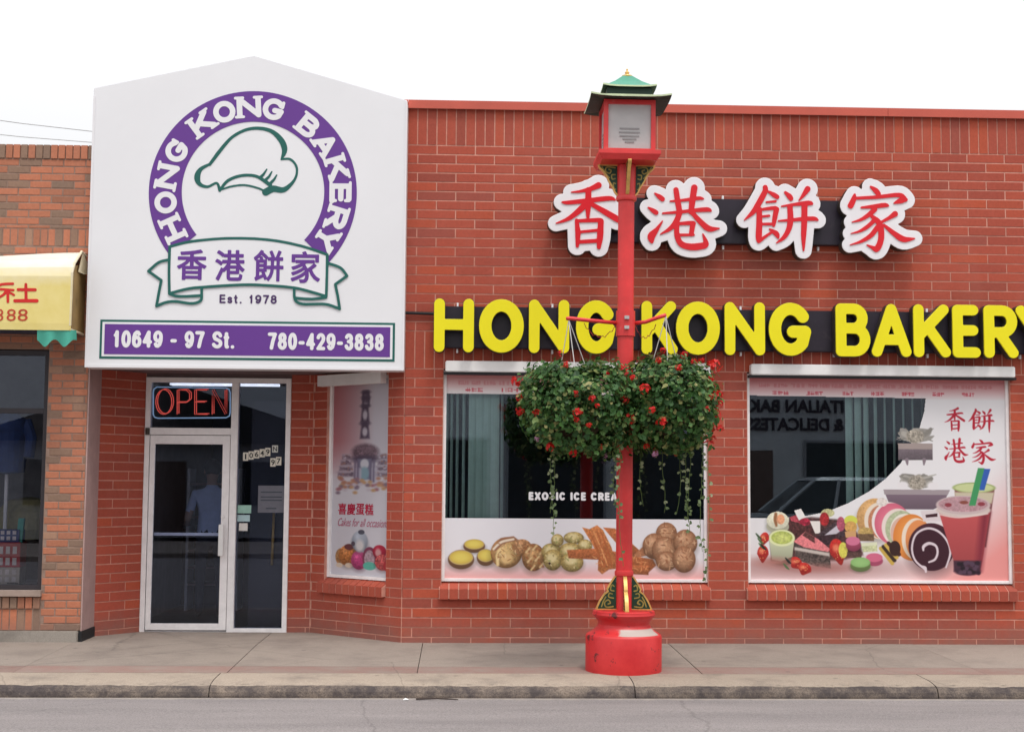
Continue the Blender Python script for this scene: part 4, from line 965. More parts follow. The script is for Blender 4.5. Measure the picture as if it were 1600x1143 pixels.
M_PETAL2 = leaf_mat('pink_petal', [(0.0, rgb(200, 120, 170)), (1.0, rgb(226, 190, 214))], 0.3)
M_STEM = plain('green_stem', rgb(84, 104, 52), 0.6)
def add_leaf(m, p, nrm, size, up=None):
    """scalloped round leaf: a shallow folded fan of 8 faces"""
    n = Vector(nrm).normalized(); t = n.cross(Vector((random.uniform(-1, 1), random.uniform(-1, 1), random.uniform(-0.3, 1)))).normalized(); b_ = n.cross(t)
    c = len(m.v); m.v.append(tuple(Vector(p)-n*size*0.18)); K = 7
    for k in range(K):
        a = 2*math.pi*k/K+0.3; rr = size*(0.85+0.3*random.random())
        if k == 0: rr *= 0.4
        m.v.append(tuple(Vector(p)+(t*math.cos(a)+b_*math.sin(a))*rr+n*size*random.uniform(-0.12, 0.12)))
    for k in range(K): m.f.append((c, c+1+k, c+1+(k+1) % K)); m.mi.append(m.m)
def flower_head(m, p, size, k=16):
    """umbel of five-petalled florets"""
    for i in range(k):
        d = Vector((random.gauss(0, 1), random.gauss(0, 1)-0.6, random.gauss(0, 1)+0.3)).normalized()
        q = Vector(p)+d*size*random.uniform(0.55, 1.0); n = (d+Vector((random.uniform(-.4, .4),)*3)).normalized()
        t = n.cross(Vector((0.3, 0.2, 1))).normalized(); b_ = n.cross(t)
        for j in range(5):
            a = 2*math.pi*j/5+i; e = t*math.cos(a)+b_*math.sin(a); f = n.cross(e); s = size*0.42
            c = len(m.v); m.v += [tuple(q), tuple(q+e*s*0.6+f*s*0.36+n*s*0.1), tuple(q+e*s+n*s*0.22), tuple(q+e*s*0.6-f*s*0.36+n*s*0.1)]
            m.f.append((c, c+1, c+2, c+3)); m.mi.append(m.m)
def basket(cx_, cy_, zc, rx, ry, rzu, rzd, arm, label, n_leaf, flowers, vines, seed):
    random.seed(seed)
    b_ = thing('hanging_basket', label, 'hanging basket', (cx_, cy_, zc), 0, 'flower baskets hung from the lamp post')
    m = MB(); m.lathe([(0.02, -0.30), (0.12, -0.27), (0.19, -0.18), (0.225, -0.05), (0.235, 0.0), (0.22, 0.0), (0.18, -0.1), (0.0, -0.16)], 24); m.build('liner', plain('coir_liner', (0.07, 0.045, 0.025, 1), 0.95, var=0.4, scale=40), b_, smooth=True)
    a = Vector(arm)-Vector((cx_, cy_, zc))
    for k in range(3):
        t = 2*math.pi*k/3+0.5; m = MB(); m.tube([tuple(a), (0.23*math.cos(t), 0.23*math.sin(t), 0.0)], 0.0042, 6); m.build('chain', plain('pale_chain', (0.5, 0.48, 0.46, 1), 0.4, metal=0.5), b_)
    # lumps that shape the mass
    lumps = [(random.uniform(-0.8, 0.8), random.uniform(-0.8, 0.8), random.uniform(-0.9, 0.8), random.uniform(-0.24, 0.20)) for _ in range(46)]
    m = MB()
    def surf(d):
        """radius of the mass in direction d"""
        rz = rzu if d.z > 0 else rzd; rx_ = rx*(1-0.24*max(0, -d.z))
        e = 3.0; r = (abs(d.x/rx_)**e+abs(d.y/ry)**e+abs(d.z/rz)**e)**(-1/e)
        w = 1.0
        for lx, ly_, lz, h in lumps:
            l = Vector((lx, ly_, lz)).normalized(); w += h*math.exp(-((d-l).length/0.28)**2)
        return r*(w-0.05)
    for i in range(n_leaf):
        d = Vector((random.gauss(0, 1), random.gauss(0, 1), random.gauss(0, 1))).normalized()
        q = 1-abs(random.gauss(0, 0.16)) if random.random() < 0.86 else random.uniform(1.0, 1.12)
        if q < 0.35: q = 0.6
        p = d*surf(d)*q
        if p.z < -rzd*0.45 and random.random() < 0.35: continue
        nrm = (d+Vector((random.uniform(-.8, .8), random.uniform(-.8, .8), random.uniform(-.3, 1.0)))).normalized()
        add_leaf(m, p, nrm, random.choice((0.010, 0.014, 0.018, 0.024, 0.030))*random.uniform(0.85, 1.15))
    sp_ = MB()
    for i in range(46):
        d = Vector((random.gauss(0, 1), random.gauss(0, 1), random.gauss(0.15, 0.9))).normalized(); p0 = d*surf(d)*0.9; L = random.uniform(0.05, 0.13)
        p1 = p0+(d+Vector((random.uniform(-.5, .5), random.uniform(-.5, .5), random.uniform(-.5, .4)))).normalized()*L
        sp_.tube([tuple(p0), tuple((p0+p1)/2+Vector((0, 0, 0.008))), tuple(p1)], 0.0022, 4)
        for q in (0.55, 0.8, 1.0):
            add_leaf(m, p0.lerp(p1, q)+Vector((random.uniform(-.015, .015), random.uniform(-.015, .015), 0)), (d+Vector((random.uniform(-.6, .6), -0.4, random.uniform(0, .8)))), random.uniform(0.010, 0.021))
    tag(sp_.build('sprigs', M_STEM, b_), kind='stuff')
    m.build('foliage', M_LEAF, b_)
    for (fx, fz, s, kind) in flowers:   # flower heads given as offsets seen from the street
        yy = -ry*math.sqrt(max(0.02, 1-(fx/rx)**2*0.9-(fz/(rzu if fz > 0 else rzd))**2*0.9))-0.01
        if abs(fx) > rx*0.93 or fz < -rzd*0.9: yy = random.uniform(-0.1, 0.05)
        h = thing('flower_head', None, None, (fx, yy, fz)); h.parent = b_
        m = MB(); flower_head(m, (0, 0, 0), s*1.3, 18); m.build('petals', M_PETAL if kind == 0 else M_PETAL2, h)
        m = MB(); m.tube([(0, 0, 0), (-fx*0.25*s/0.03, -yy*0.3, -0.03)], 0.0025, 5); m.build('stalk', M_STEM, h)
    for (vx, vy, z0, z1, dens) in vines:
        v = thing('trailing_vine', None, None, (vx, vy, z0)); v.parent = b_
        L = z0-z1; n = max(6, int(L/0.03)); pts = []; ph = random.uniform(0, 6)
        for i in range(n+1):
            t = i/n; pts.append((0.03*math.sin(ph+t*4)*t+random.uniform(-.004, .004), 0.03*math.cos(ph+t*3)*t, -L*t))
        m = MB(); m.tube(pts, 0.0022, 5); m.build('stem', M_STEM, v)
        m = MB()
        for i in range(1, n+1):
            if random.random() < dens:
                p = Vector(pts[i])+Vector((random.choice((-1, 1))*random.uniform(0.008, 0.022), random.uniform(-.015, .01), random.uniform(-.01, .01)))
                add_leaf(m, p, (random.uniform(-.5, .5), -1, random.uniform(-.2, .7)), random.uniform(0.011, 0.021))
        m.build('leaves', M_VINE, v)
def bo(px, py, cx_, cz_):   # offset of a photo pixel from a basket centre
    q = at(px, py, LPY); return float(q[0]-cx_), float(q[2]-cz_)
b1x, b1z = float(at(900, 637, LPY)[0]), float(at(900, 637, LPY)[2]); b2x, b2z = float(at(1035, 632, LPY)[0]), float(at(1035, 632, LPY)[2])
F1 = [(805, 600, .040, 0), (810, 622, .028, 0), (811, 644, .030, 0), (834, 649, .026, 0), (879, 577, .022, 0), (893, 650, .034, 0), (890, 622, .022, 0), (914, 630, .026, 0), (855, 700, .034, 0), (889, 709, .028, 0), (835, 688, .018, 1), (922, 640, .018, 0), (892, 660, .02, 0), (910, 668, .02, 0), (872, 556, .02, 0), (965, 577, .02, 0), (941, 590, .018, 0), (931, 700, .018, 0), (943, 712, .016, 1)]
F2 = [(979, 597, .026, 0), (994, 616, .036, 0), (967, 629, .026, 0), (973, 657, .040, 0), (1004, 646, .024, 0), (1019, 665, .036, 0), (1074, 571, .026, 0), (1062, 560, .030, 0), (1046, 582, .024, 0), (1018, 570, .024, 0), (1088, 567, .022, 0), (1110, 573, .048, 0), (1116, 618, .036, 0), (1111, 650, .044, 0), (1109, 671, .046, 0), (1087, 645, .024, 0), (1090, 687, .030, 0), (1105, 688, .026, 0), (1016, 710, .024, 1), (1020, 704, .02, 0), (1052, 708, .02, 0), (1095, 625, .02, 0), (1029, 552, .022, 0), (1003, 698, .022, 0), (1098, 597, .022, 0), (1116, 634, .03, 0)]
def vn(px, cx_, cz_, y0, y1, dy, dens):
    a = bo(px, y0, cx_, cz_); c = bo(px, y1, cx_, cz_); return (a[0], dy, a[1], c[1], dens)
basket(b1x, LPY-0.20, b1z, 0.495, 0.42, 0.385, 0.44, (LPX+BASK[0][0]+0.016, LPY-0.12, Z0+2.953), 'bushy basket with dangling vine, hung on the side of the entrance', 7000,
       [(*bo(x, y, b1x, b1z), s, k) for x, y, s, k in F1], [vn(857, b1x, b1z, 700, 832, -0.12, .85), vn(862, b1x, b1z, 700, 800, -0.05, .6), vn(961, b1x, b1z, 690, 880, -0.20, .45), vn(956, b1x, b1z, 690, 790, -0.1, .7)], 21)
basket(b2x, LPY-0.19, b2z, 0.445, 0.42, 0.385, 0.40, (LPX+BASK[1][0]+0.016, LPY-0.10, Z0+3.0), 'flowery basket thick with red blooms, on the side away from the entrance', 6600,
       [(*bo(x, y, b2x, b2z), s, k) for x, y, s, k in F2], [vn(1067, b2x, b2z, 690, 830, 0.0, .6), vn(1074, b2x, b2z, 690, 815, 0.05, .7), vn(1091, b2x, b2z, 680, 860, 0.0, .55), vn(1033, b2x, b2z, 700, 800, 0.1, .4), vn(1000, b2x, b2z, 690, 790, 0.1, .4), vn(1098, b2x, b2z, 690, 905, -0.05, .5), vn(1058, b2x, b2z, 690, 800, 0.1, .5)], 22)
random.seed(5)

# ================================================================== PRINTED WINDOW POSTERS
class Canvas:
    """flat print rasterised onto the vertices of a fine grid; coordinates are photo pixels"""
    def __init__(s, x0, x1, y0, y1, step=1.0):
        s.xs = np.arange(x0, x1+step*0.5, step); s.ys = np.arange(y0, y1+step*0.5, step)
        s.X, s.Y = np.meshgrid(s.xs, s.ys); s.c = np.zeros(s.X.shape+(3,)); s.keep = np.ones(s.X.shape, bool); s.mask = np.zeros(s.X.shape)
        k = rng.normal(size=s.X.shape); s.n1 = s._blur(k, 1); s.n2 = s._blur(rng.normal(size=s.X.shape), 3)
    def _blur(s, a, n):
        for _ in range(n):
            a = (a+np.roll(a, 1, 0)+np.roll(a, -1, 0)+np.roll(a, 1, 1)+np.roll(a, -1, 1))/5
        return a/(a.std()+1e-9)
    def put(s, a, col):
        a = np.clip(a, 0, 1); s.mask = np.maximum(s.mask, a); a = a[..., None]; s.c = s.c*(1-a)+np.asarray(col, float)*a
    def blend(s, mask, col): s.put(mask, col)
    def ell(s, cx, cy, rx, ry, col, rot=0.0, soft=1.0, shade=0.0, mottle=0.0, col2=None):
        ca, sa = math.cos(R(rot)), math.sin(R(rot)); dx, dy = s.X-cx, s.Y-cy
        u, v = (dx*ca+dy*sa)/rx, (-dx*sa+dy*ca)/ry; d = np.hypot(u, v)
        a = (1-d)*min(rx, ry)/soft+0.5
        if shade: s.put(0.34*np.clip(1.25-np.hypot(dx/(rx*1.06), (dy-0.30*ry)/(ry*0.95)), 0, 1)*2, np.asarray(col, float)*0.35)
        base = np.asarray(col, float)*np.ones(s.c.shape)
        if col2 is not None: t = np.clip((d-0.2)/0.8, 0, 1)[..., None]**2; base = base*(1-t)+np.asarray(col2, float)*t
        if shade: base = base*(1-shade*np.clip(v*0.6+d*0.5, -0.4, 1))[..., None]
        if mottle: base = base*(1+mottle*(0.6*s.n2+0.4*s.n1))[..., None]
        if shade: base = base+26*np.exp(-((u+0.32)**2+(v+0.42)**2)/0.10)[..., None]
        s.put(a, base)
    def poly(s, pts, col, soft=1.0, shade=0.0, mottle=0.0):
        inside = np.zeros(s.X.shape, bool); d = np.full(s.X.shape, 1e9); n = len(pts)
        for i in range(n):
            (x0, y0), (x1, y1) = pts[i], pts[(i+1) % n]
            cond = ((y0 > s.Y) != (y1 > s.Y)) & (s.X < (x1-x0)*(s.Y-y0)/((y1-y0) or 1e-9)+x0); inside ^= cond
            dx, dy = x1-x0, y1-y0; t = np.clip(((s.X-x0)*dx+(s.Y-y0)*dy)/(dx*dx+dy*dy+1e-9), 0, 1); d = np.minimum(d, np.hypot(s.X-x0-t*dx, s.Y-y0-t*dy))
        if col is None: return inside
        sd = np.where(inside, d, -d); base = np.asarray(col, float)*np.ones(s.c.shape)
        if shade:
            ys = [p[1] for p in pts]; base = base*(1-shade*np.clip((s.Y-min(ys))/(max(ys)-min(ys)), 0, 1))[..., None]
        if mottle: base = base*(1+mottle*(0.6*s.n2+0.4*s.n1))[..., None]
        s.put(sd/soft+0.5, base); return inside
    def line(s, pts, col, soft=1.0, mottle=0.0):
        d = stroke_field([smooth_stroke(pts)], s.X, s.Y); base = np.asarray(col, float)*np.ones(s.c.shape)
        if mottle: base = base*(1+mottle*s.n1)[..., None]
        s.put(-d/soft+0.5, base)
    def strokes(s, st, col, soft=1.0): s.put(-stroke_field(st, s.X, s.Y)/soft+0.5, col)
    def scribble(s, x0, x1, yc, h, col, a=0.8, word=(3, 4)):
        """a run of tiny unreadable characters"""
        n = random.randint(*word); w = (x1-x0)/n; st = []
        for i in range(n):
            cx_ = x0+(i+0.5)*w
            for _ in range(5):
                if random.random() < 0.5: yy = yc+random.uniform(-h, h); st.append([(cx_-w*0.38, yy, 0.45), (cx_+w*0.38, yy, 0.45)])
                else: xx = cx_+random.uniform(-w*0.35, w*0.35); st.append([(xx, yc-h, 0.4), (xx, yc+h, 0.4)])
        s.put((-stroke_field(st, s.X, s.Y)+0.5)*a, col)
    def mesh(s, name, fn, parent, k=1.0):
        """fn(X,Y) -> world coordinates array (...,3)"""
        P = fn(s.X, s.Y).reshape(-1, 3); ny, nx = s.X.shape
        idx = np.arange(ny*nx).reshape(ny, nx)
        kq = s.keep[:-1, :-1] & s.keep[1:, :-1] & s.keep[:-1, 1:] & s.keep[1:, 1:]
        q = np.stack([idx[:-1, :-1], idx[1:, :-1], idx[1:, 1:], idx[:-1, 1:]], -1)[kq]
        me = bpy.data.meshes.new(name); me.vertices.add(len(P)); me.vertices.foreach_set('co', P.ravel())
        me.loops.add(q.size); me.loops.foreach_set('vertex_index', q.ravel().astype(np.int32))
        me.polygons.add(len(q)); me.polygons.foreach_set('loop_start', np.arange(0, q.size, 4, dtype=np.int32))
        me.update(calc_edges=True)
        col = np.ones((ny*nx, 4), np.float32); col[:, :3] = np.clip(lin(np.clip(s.c, 0, 255)).reshape(-1, 3)*k, 0, 0.86)
        a = me.color_attributes.new('print', 'FLOAT_COLOR', 'POINT'); a.data.foreach_set('color', col.ravel())
        me.materials.append(M_PRINT); me.validate(); 
        return link(name, me, parent)
PY = GY-0.004
def on_wall(Yp):
    def f(X, Y):
        d = _fw+_r*((X-W/2)/FPX)[..., None]+_u*((H/2-Y)/FPX)[..., None]
        return CAM+d*((Yp-CAM[1])/d[..., 1])[..., None]
    return f
def rect_map(x0, x1, y0, y1, X0, X1, Z0_, Z1_, Yp):
    def f(X, Y):
        return np.stack([X0+(X-x0)/(x1-x0)*(X1-X0), np.full(X.shape, Yp), Z1_-(Y-y0)/(y1-y0)*(Z1_-Z0_)], -1)
    return f
PK = 0.98
WHT = (226, 222, 224); PNK = (226, 158, 154); PNK2 = (214, 128, 130)
# ---- header strips over both windows
def header(wx, x0, x1, words, label):
    c = Canvas(x0, x1, 590, 618.5, 0.8)
    t = np.clip((c.Y-594)/22, 0, 1); c.c[:] = np.asarray((216, 150, 152))*(1-t)[..., None]+np.asarray((226, 218, 218))*t[..., None]
    x = x0+18
    while x < x1-24:
        w = random.uniform(10, 22); c.scribble(x, x+w, 603, 2.6, (206, 112, 118), 0.6, (3, 5)); x += w+random.uniform(3, 6)
    for a, b_ in words: c.scribble(a, b_, 613, 2.4, (196, 44, 62), 0.95)
    o = thing('window_poster', label, 'poster')
    c.mesh('print', rect_map(x0, x1, 590, 618.5, wx[0]+0.03, wx[1]-0.03, 2.435, 2.629, PY), o, PK)
header(W1, 697, 1105, [(726, 755), (783, 812), (846, 874), (900, 930), (960, 985), (1010, 1040), (1062, 1085)], 'narrow pink header strip of small red characters over the ice cream window')
# ---- pastry band of the first window
def z5(x, y): return 680+x/3.636, 800+y/3.636
c = Canvas(692, 1106, 810, 907, 0.8)
t = np.clip((c.Y-870)/37, 0, 1)**1.3; c.c[:] = np.asarray((226, 223, 228))*(1-t)[..., None]+np.asarray((230, 160, 156))*t[..., None]
def E5(x, y, rx, ry, col, **k): a = z5(x, y); c.ell(a[0], a[1], rx/3.636, ry/3.636, col, **k)
def crumb(x, y, rx, ry, n, cols, L=14):
    for _ in range(n):
        a_, q_ = random.uniform(0, 6.28), math.sqrt(random.random())*0.85; px_, py_ = x+rx*q_*math.cos(a_), y+ry*q_*math.sin(a_); t_ = random.uniform(0, 3.14)
        L5([(px_-L*math.cos(t_)*.5, py_-L*math.sin(t_)*.5, 1.6), (px_+random.uniform(-3, 3), py_+random.uniform(-3, 3), 2.4), (px_+L*math.cos(t_)*.5, py_+L*math.sin(t_)*.5, 1.4)], random.choice(cols), soft=1.6)
def P5(pts, col, **k): c.poly([z5(*p) for p in pts], col, **k)
def L5(pts, col, **k): c.line([(*z5(x, y), r/3.636) for x, y, r in pts], col, **k)
for x, y, rx, ry in ((213, 190, 63, 38), (280, 254, 52, 48), (138, 266, 76, 55)):
    E5(x, y+6, rx, ry, (128, 92, 66), shade=0.25); E5(x, y-5, rx*0.92, ry*0.76, (196, 170, 110)); E5(x, y-6, rx*0.83, ry*0.66, (222, 202, 100), col2=(204, 176, 78))
E5(400, 232, 92, 88, (214, 180, 122), rot=-20, shade=0.3, mottle=0.08, col2=(160, 112, 70)); P5([(318, 210), (365, 150), (440, 138), (470, 160), (400, 175), (335, 225)], (150, 104, 78), soft=2)
L5([(325, 212, 6), (370, 172, 7), (440, 155, 6)], (232, 216, 196), soft=1.5); L5([(350, 300, 9), (350, 240, 9), (380, 190, 5)], (232, 206, 150), soft=2.5); E5(400, 265, 34, 30, (222, 186, 130), soft=4)
E5(490, 200, 55, 45, (176, 128, 88), mottle=0.14, shade=0.2); crumb(400, 232, 85, 78, 18, [(170, 118, 74), (234, 210, 164), (150, 100, 62)], 22); crumb(490, 200, 50, 40, 10, [(130, 86, 56), (214, 176, 128)], 18)
E5(556, 258, 66, 78, (196, 152, 102), mottle=0.12, shade=0.3, col2=(140, 94, 58))
for q in ((520, 215), (560, 200), (600, 225), (530, 270), (575, 262), (600, 300), (550, 315)): L5([(q[0]-14, q[1]-12, 4), (q[0]+12, q[1]+10, 6)], (150, 96, 60), soft=2.5); L5([(q[0]+14, q[1]-10, 4), (q[0]-6, q[1]+14, 5)], (232, 204, 152), soft=2.5)
for x, y, r, ry in ((660, 225, 58, 48), (695, 160, 36, 36), (790, 145, 58, 34), (770, 225, 70, 52), (855, 190, 42, 36), (668, 272, 54, 60), (780, 285, 66, 54)):
    E5(x, y, r, ry, (206, 186, 124), mottle=0.10, shade=0.35, col2=(164, 138, 80)); E5(x-6, y-10, r*0.5, ry*0.4, (222, 206, 156), soft=4); crumb(x, y, r, ry, 9, [(150, 124, 74), (226, 214, 168), (140, 150, 90)], 9)
E5(650, 292, 7, 7, (60, 40, 34))
for pts in ([(600, 215), (770, 205), (930, 230), (925, 300), (790, 270), (610, 262)], [(960, 85), (1030, 90), (1190, 230), (1160, 290), (1060, 200)], [(1090, 240), (1250, 265), (1270, 300), (1220, 345), (1060, 340)], [(1110, 300), (1225, 300), (1225, 355), (1110, 350)]):
    pts = [(x+(150 if x < 950 and y > 200 else 0), y) for x, y in pts]; P5(pts, (196, 116, 72), soft=1.5, shade=0.35, mottle=0.10)
P5([(838, 85), (880, 95), (925, 72), (960, 100), (1010, 200), (1042, 320), (995, 325), (955, 352), (930, 330), (935, 250), (885, 160)], (204, 128, 78), soft=1.5, shade=0.22, mottle=0.10)
for k in range(4): L5([(880+22*k, 110, 2.5), (930+20*k, 220, 3.5), (952+20*k, 310, 2.5)], (172, 92, 56), soft=2)
L5([(905, 110, 3), (960, 230, 4), (985, 300, 3)], (228, 162, 106), soft=2)
P5([(1130, 250), (1260, 130), (1270, 230), (1150, 260)], (176, 118, 84), soft=1.5, mottle=0.12)
for x, y, rx, ry in ((1330, 120, 62, 66), (1260, 190, 70, 74), (1320, 215, 76, 80), (1330, 275, 62, 56), (1440, 170, 70, 76), (1432, 265, 68, 76)):
    E5(x, y, rx, ry, (190, 144, 110), mottle=0.06, shade=0.3, col2=(142, 96, 68))
    crumb(x, y, rx, ry, 16, [(214, 176, 140), (142, 94, 68), (126, 82, 60), (204, 160, 124)], 24)
    for _ in range(3): E5(x+random.uniform(-.6, .6)*rx, y+random.uniform(-.6, .6)*ry, 9, 5, random.choice([(208, 166, 128), (150, 100, 72)]), rot=random.uniform(0, 90), soft=1.5)
crumb(960, 230, 60, 90, 26, [(164, 86, 50), (232, 172, 118), (180, 100, 60)], 26); crumb(1170, 290, 90, 45, 16, [(164, 86, 50), (222, 152, 100)], 26)
o = thing('window_poster', 'white and pink poster band of egg tarts, buns and cookies along the window bottom', 'poster')
c.mesh('print', rect_map(692, 1106, 810, 907, W1[0]+0.03, W1[1]-0.03, WZ0+0.012, 1.22, PY), o, PK)
# lettering on the first window
a = at(826, 781, PY); b_ = at(970, 769, PY)
wl_ = thing('window_lettering', 'white vinyl capital lettering about ice cream on dark window glass', 'lettering')
skel_text('letter', 'EXOTIC ICE CREAM', a[0], at(977, 770, PY)[0], a[2], b_[2], PY+0.003, M_WVINYL, wl_, 0.0112, 0.13, 0.002)

# ---- big poster of the second window
def z8(x, y): return 1140+x/2.93, 550+y/2.93
def z3(x, y): return 1160+x/6.667, 760+y/6.667
def z4(x, y): return 1380+x/5.714, 720+y/5.714
x0, x1, y0, y1 = 1168, 1580, 590, 908
c = Canvas(x0, x1, y0, y1, 0.8)
t = np.clip((c.Y-(912-0.75*np.clip(c.X-1400, 0, 200)))/150+0.50, 0, 1)**1.5; c.c[:] = np.asarray((226, 224, 226))*(1-t)[..., None]+np.asarray((228, 150, 146))*t[..., None]
t = np.clip((c.Y-594)/30, 0, 1); hd = (c.Y < 624)[..., None]; tt = t[..., None]
c.c = np.where(hd, np.asarray((214, 132, 136))*(1-tt)+np.asarray((226, 220, 221))*tt, c.c)
x = x0+16
while x < x1-40:
    w = random.uniform(12, 26); c.scribble(x, x+w, 604, 2.6, (198, 98, 106), 0.6, (3, 6)); x += w+random.uniform(3, 6)
for a_, b2 in ((190, 270), (350, 430), (518, 575), (655, 718), (800, 860), (945, 1002), (1085, 1145)): c.scribble(1140+a_/2.93, 1140+b2/2.93, 615.5, 2.6, (192, 40, 60), 0.95)
def ZZ(z, sc):
    def E_(x, y, rx, ry, col, **k): a = z(x, y); c.ell(a[0], a[1], rx/sc, ry/sc, col, **k)
    def P_(pts, col, **k): return c.poly([z(*p) for p in pts], col, **k)
    def L_(pts, col, **k): c.line([(*z(x, y), r/sc) for x, y, r in pts], col, **k)
    return E_, P_, L_
E8, P8, L8 = ZZ(z8, 2.93); E3, P3, L3 = ZZ(z3, 6.667); E4, P4, L4 = ZZ(z4, 5.714)
for key, bx in (('xiang', (1000, 1096, 253, 362)), ('bing', (1112, 1238, 258, 368)), ('gang', (996, 1112, 395, 505)), ('jia', (1126, 1242, 398, 512))):
    xs_ = [p[0] for s_ in CH[key] for p in s_]; ys2 = [p[1] for s_ in CH[key] for p in s_]
    fx = (bx[1]-bx[0])/(max(xs_)-min(xs_)+40); fy = (bx[3]-bx[2])/(max(ys2)-min(ys2)+40)
    st = [[(*z8(bx[0]+(px_-min(xs_)+20)*fx, bx[2]+(py_-min(ys2)+20)*fy), max(0.45, r_*fx/2.93*1.22)) for px_, py_, r_ in s_] for s_ in CH[key]]
    c.strokes(st, (178, 30, 52), 1.0)
cut = c.poly([z8(*p) for p in ((80, 206), (912, 212), (905, 270), (880, 350), (840, 430), (790, 510), (720, 580), (640, 640), (540, 695), (440, 735), (340, 755), (200, 766), (80, 766))], None)
c.mask[:] = 0   # from here on, what is printed is also cut out of the clear part
# grey floral trays
G1, G2 = (132, 118, 126), (166, 160, 156)
for (bx, by, w, hgt, fl) in ((860, 455, 84, 38, 1), (865, 660, 155, 30, 0)):
    for k in range(26):
        L8([(bx+random.uniform(-8, 8), by-hgt-6, 5), (bx+random.uniform(-70, 70), by-hgt-random.uniform(20, 62), 10), (bx+random.uniform(-95, 95), by-hgt-random.uniform(5, 70), 2)], random.choice([(150, 146, 140), (172, 168, 160), (134, 130, 124)]), soft=1.5)
    E8(bx, by-hgt-30, 42, 34, (160, 152, 140), mottle=0.15, soft=3)
    if fl: P8([(778, 418), (942, 420), (942, 495), (780, 497)], G1, shade=0.3, mottle=0.04); P8([(778, 418), (942, 420), (942, 446), (780, 446)], (160, 146, 142)); L8([(820, 495, 9), (822, 516, 4)], G1); L8([(902, 495, 9), (900, 516, 4)], G1)
    else: P8([(708, 632), (1020, 632), (985, 700), (940, 722), (800, 722), (735, 700)], (128, 108, 122), shade=0.2); P8([(708, 632), (1020, 632), (1010, 655), (712, 655)], (158, 146, 150)); E8(800, 612, 26, 18, (226, 222, 224), soft=3); E8(940, 614, 26, 18, (226, 222, 224), soft=3)
# macaron fan
E8(668, 765, 88, 92, (206, 160, 104), shade=0.15, mottle=0.05); E8(690, 775, 74, 84, (228, 214, 196)); E8(700, 780, 66, 78, (190, 128, 96), mottle=0.06)
E8(735, 782, 84, 92, (232, 222, 220)); E8(748, 788, 84, 94, (222, 122, 142), col2=(204, 100, 124)); E8(775, 805, 78, 86, (230, 214, 206)); E8(790, 812, 76, 84, (176, 184, 150), mottle=0.05); E8(806, 822, 70, 80, (228, 222, 208)); E8(800, 830, 62, 74, (214, 176, 160))
E8(838, 850, 88, 106, (230, 152, 78), col2=(214, 128, 60)); E8(860, 858, 70, 96, (232, 216, 196)); E8(872, 862, 64, 92, (222, 142, 86)); E8(700, 690, 26, 20, (222, 212, 206), mottle=0.05)
# cake pieces
P3([(480, 360), (700, 330), (1060, 360), (1200, 500), (1250, 720), (1000, 780), (560, 780), (280, 760), (260, 520)], (74, 48, 48), soft=4, mottle=0.18)
E3(700, 850, 520, 60, (150, 96, 92), soft=30)
E3(350, 430, 120, 70, (206, 204, 178), shade=0.15); E3(350, 365, 118, 92, (226, 224, 200), mottle=0.04, shade=0.1); L3([(330, 300, 16), (325, 360, 20), (335, 420, 12)], (150, 104, 70), soft=2); E3(380, 355, 44, 52, (232, 164, 124), mottle=0.06)
P3([(470, 335), (540, 330), (720, 440), (720, 520), (520, 560), (470, 470)], (78, 44, 44), mottle=0.2); P3([(475, 330), (560, 300), (700, 370), (640, 410), (490, 370)], (176, 72, 84), mottle=0.12); P3([(520, 262), (600, 240), (650, 330), (575, 365)], (232, 228, 224)); E3(640, 380, 60, 38, (158, 40, 62), mottle=0.2)
P3([(690, 370), (800, 370), (800, 500), (745, 500)], (228, 222, 216)); P3([(800, 560), (780, 500), (960, 380), (1060, 400), (1060, 520), (960, 560)], (72, 56, 62), mottle=0.2); P3([(840, 520), (1010, 390), (1030, 460), (860, 580)], (196, 190, 200)); E3(880, 285, 72, 44, (190, 188, 140), mottle=0.06); E3(845, 350, 50, 70, (166, 44, 48), mottle=0.15); E3(1020, 400, 44, 76, (172, 84, 104), mottle=0.08)
P3([(540, 560), (820, 520), (990, 500), (990, 600), (840, 620), (600, 640)], (60, 40, 46), mottle=0.2)
E3(395, 770, 125, 60, (110, 84, 70), shade=0.2); P3([(258, 560), (525, 560), (500, 740), (380, 790), (285, 770)], (206, 210, 178), shade=0.25); E3(392, 548, 138, 86, (222, 226, 176)); E3(392, 545, 112, 66, (196, 204, 120), mottle=0.07, col2=(170, 184, 90))
P3([(520, 590), (890, 650), (910, 860), (770, 845), (540, 770)], (86, 74, 70), mottle=0.22); P3([(525, 640), (895, 700), (895, 735), (525, 672)], (196, 184, 176), soft=2); P3([(515, 585), (640, 480), (780, 560), (905, 660), (880, 690), (620, 640)], (224, 128, 132), mottle=0.06); P3([(640, 480), (740, 540), (740, 600), (610, 520)], (96, 60, 58), mottle=0.2)
E3(300, 800, 150, 40, (176, 120, 112), soft=12); E3(760, 855, 190, 26, (170, 116, 110), soft=12)
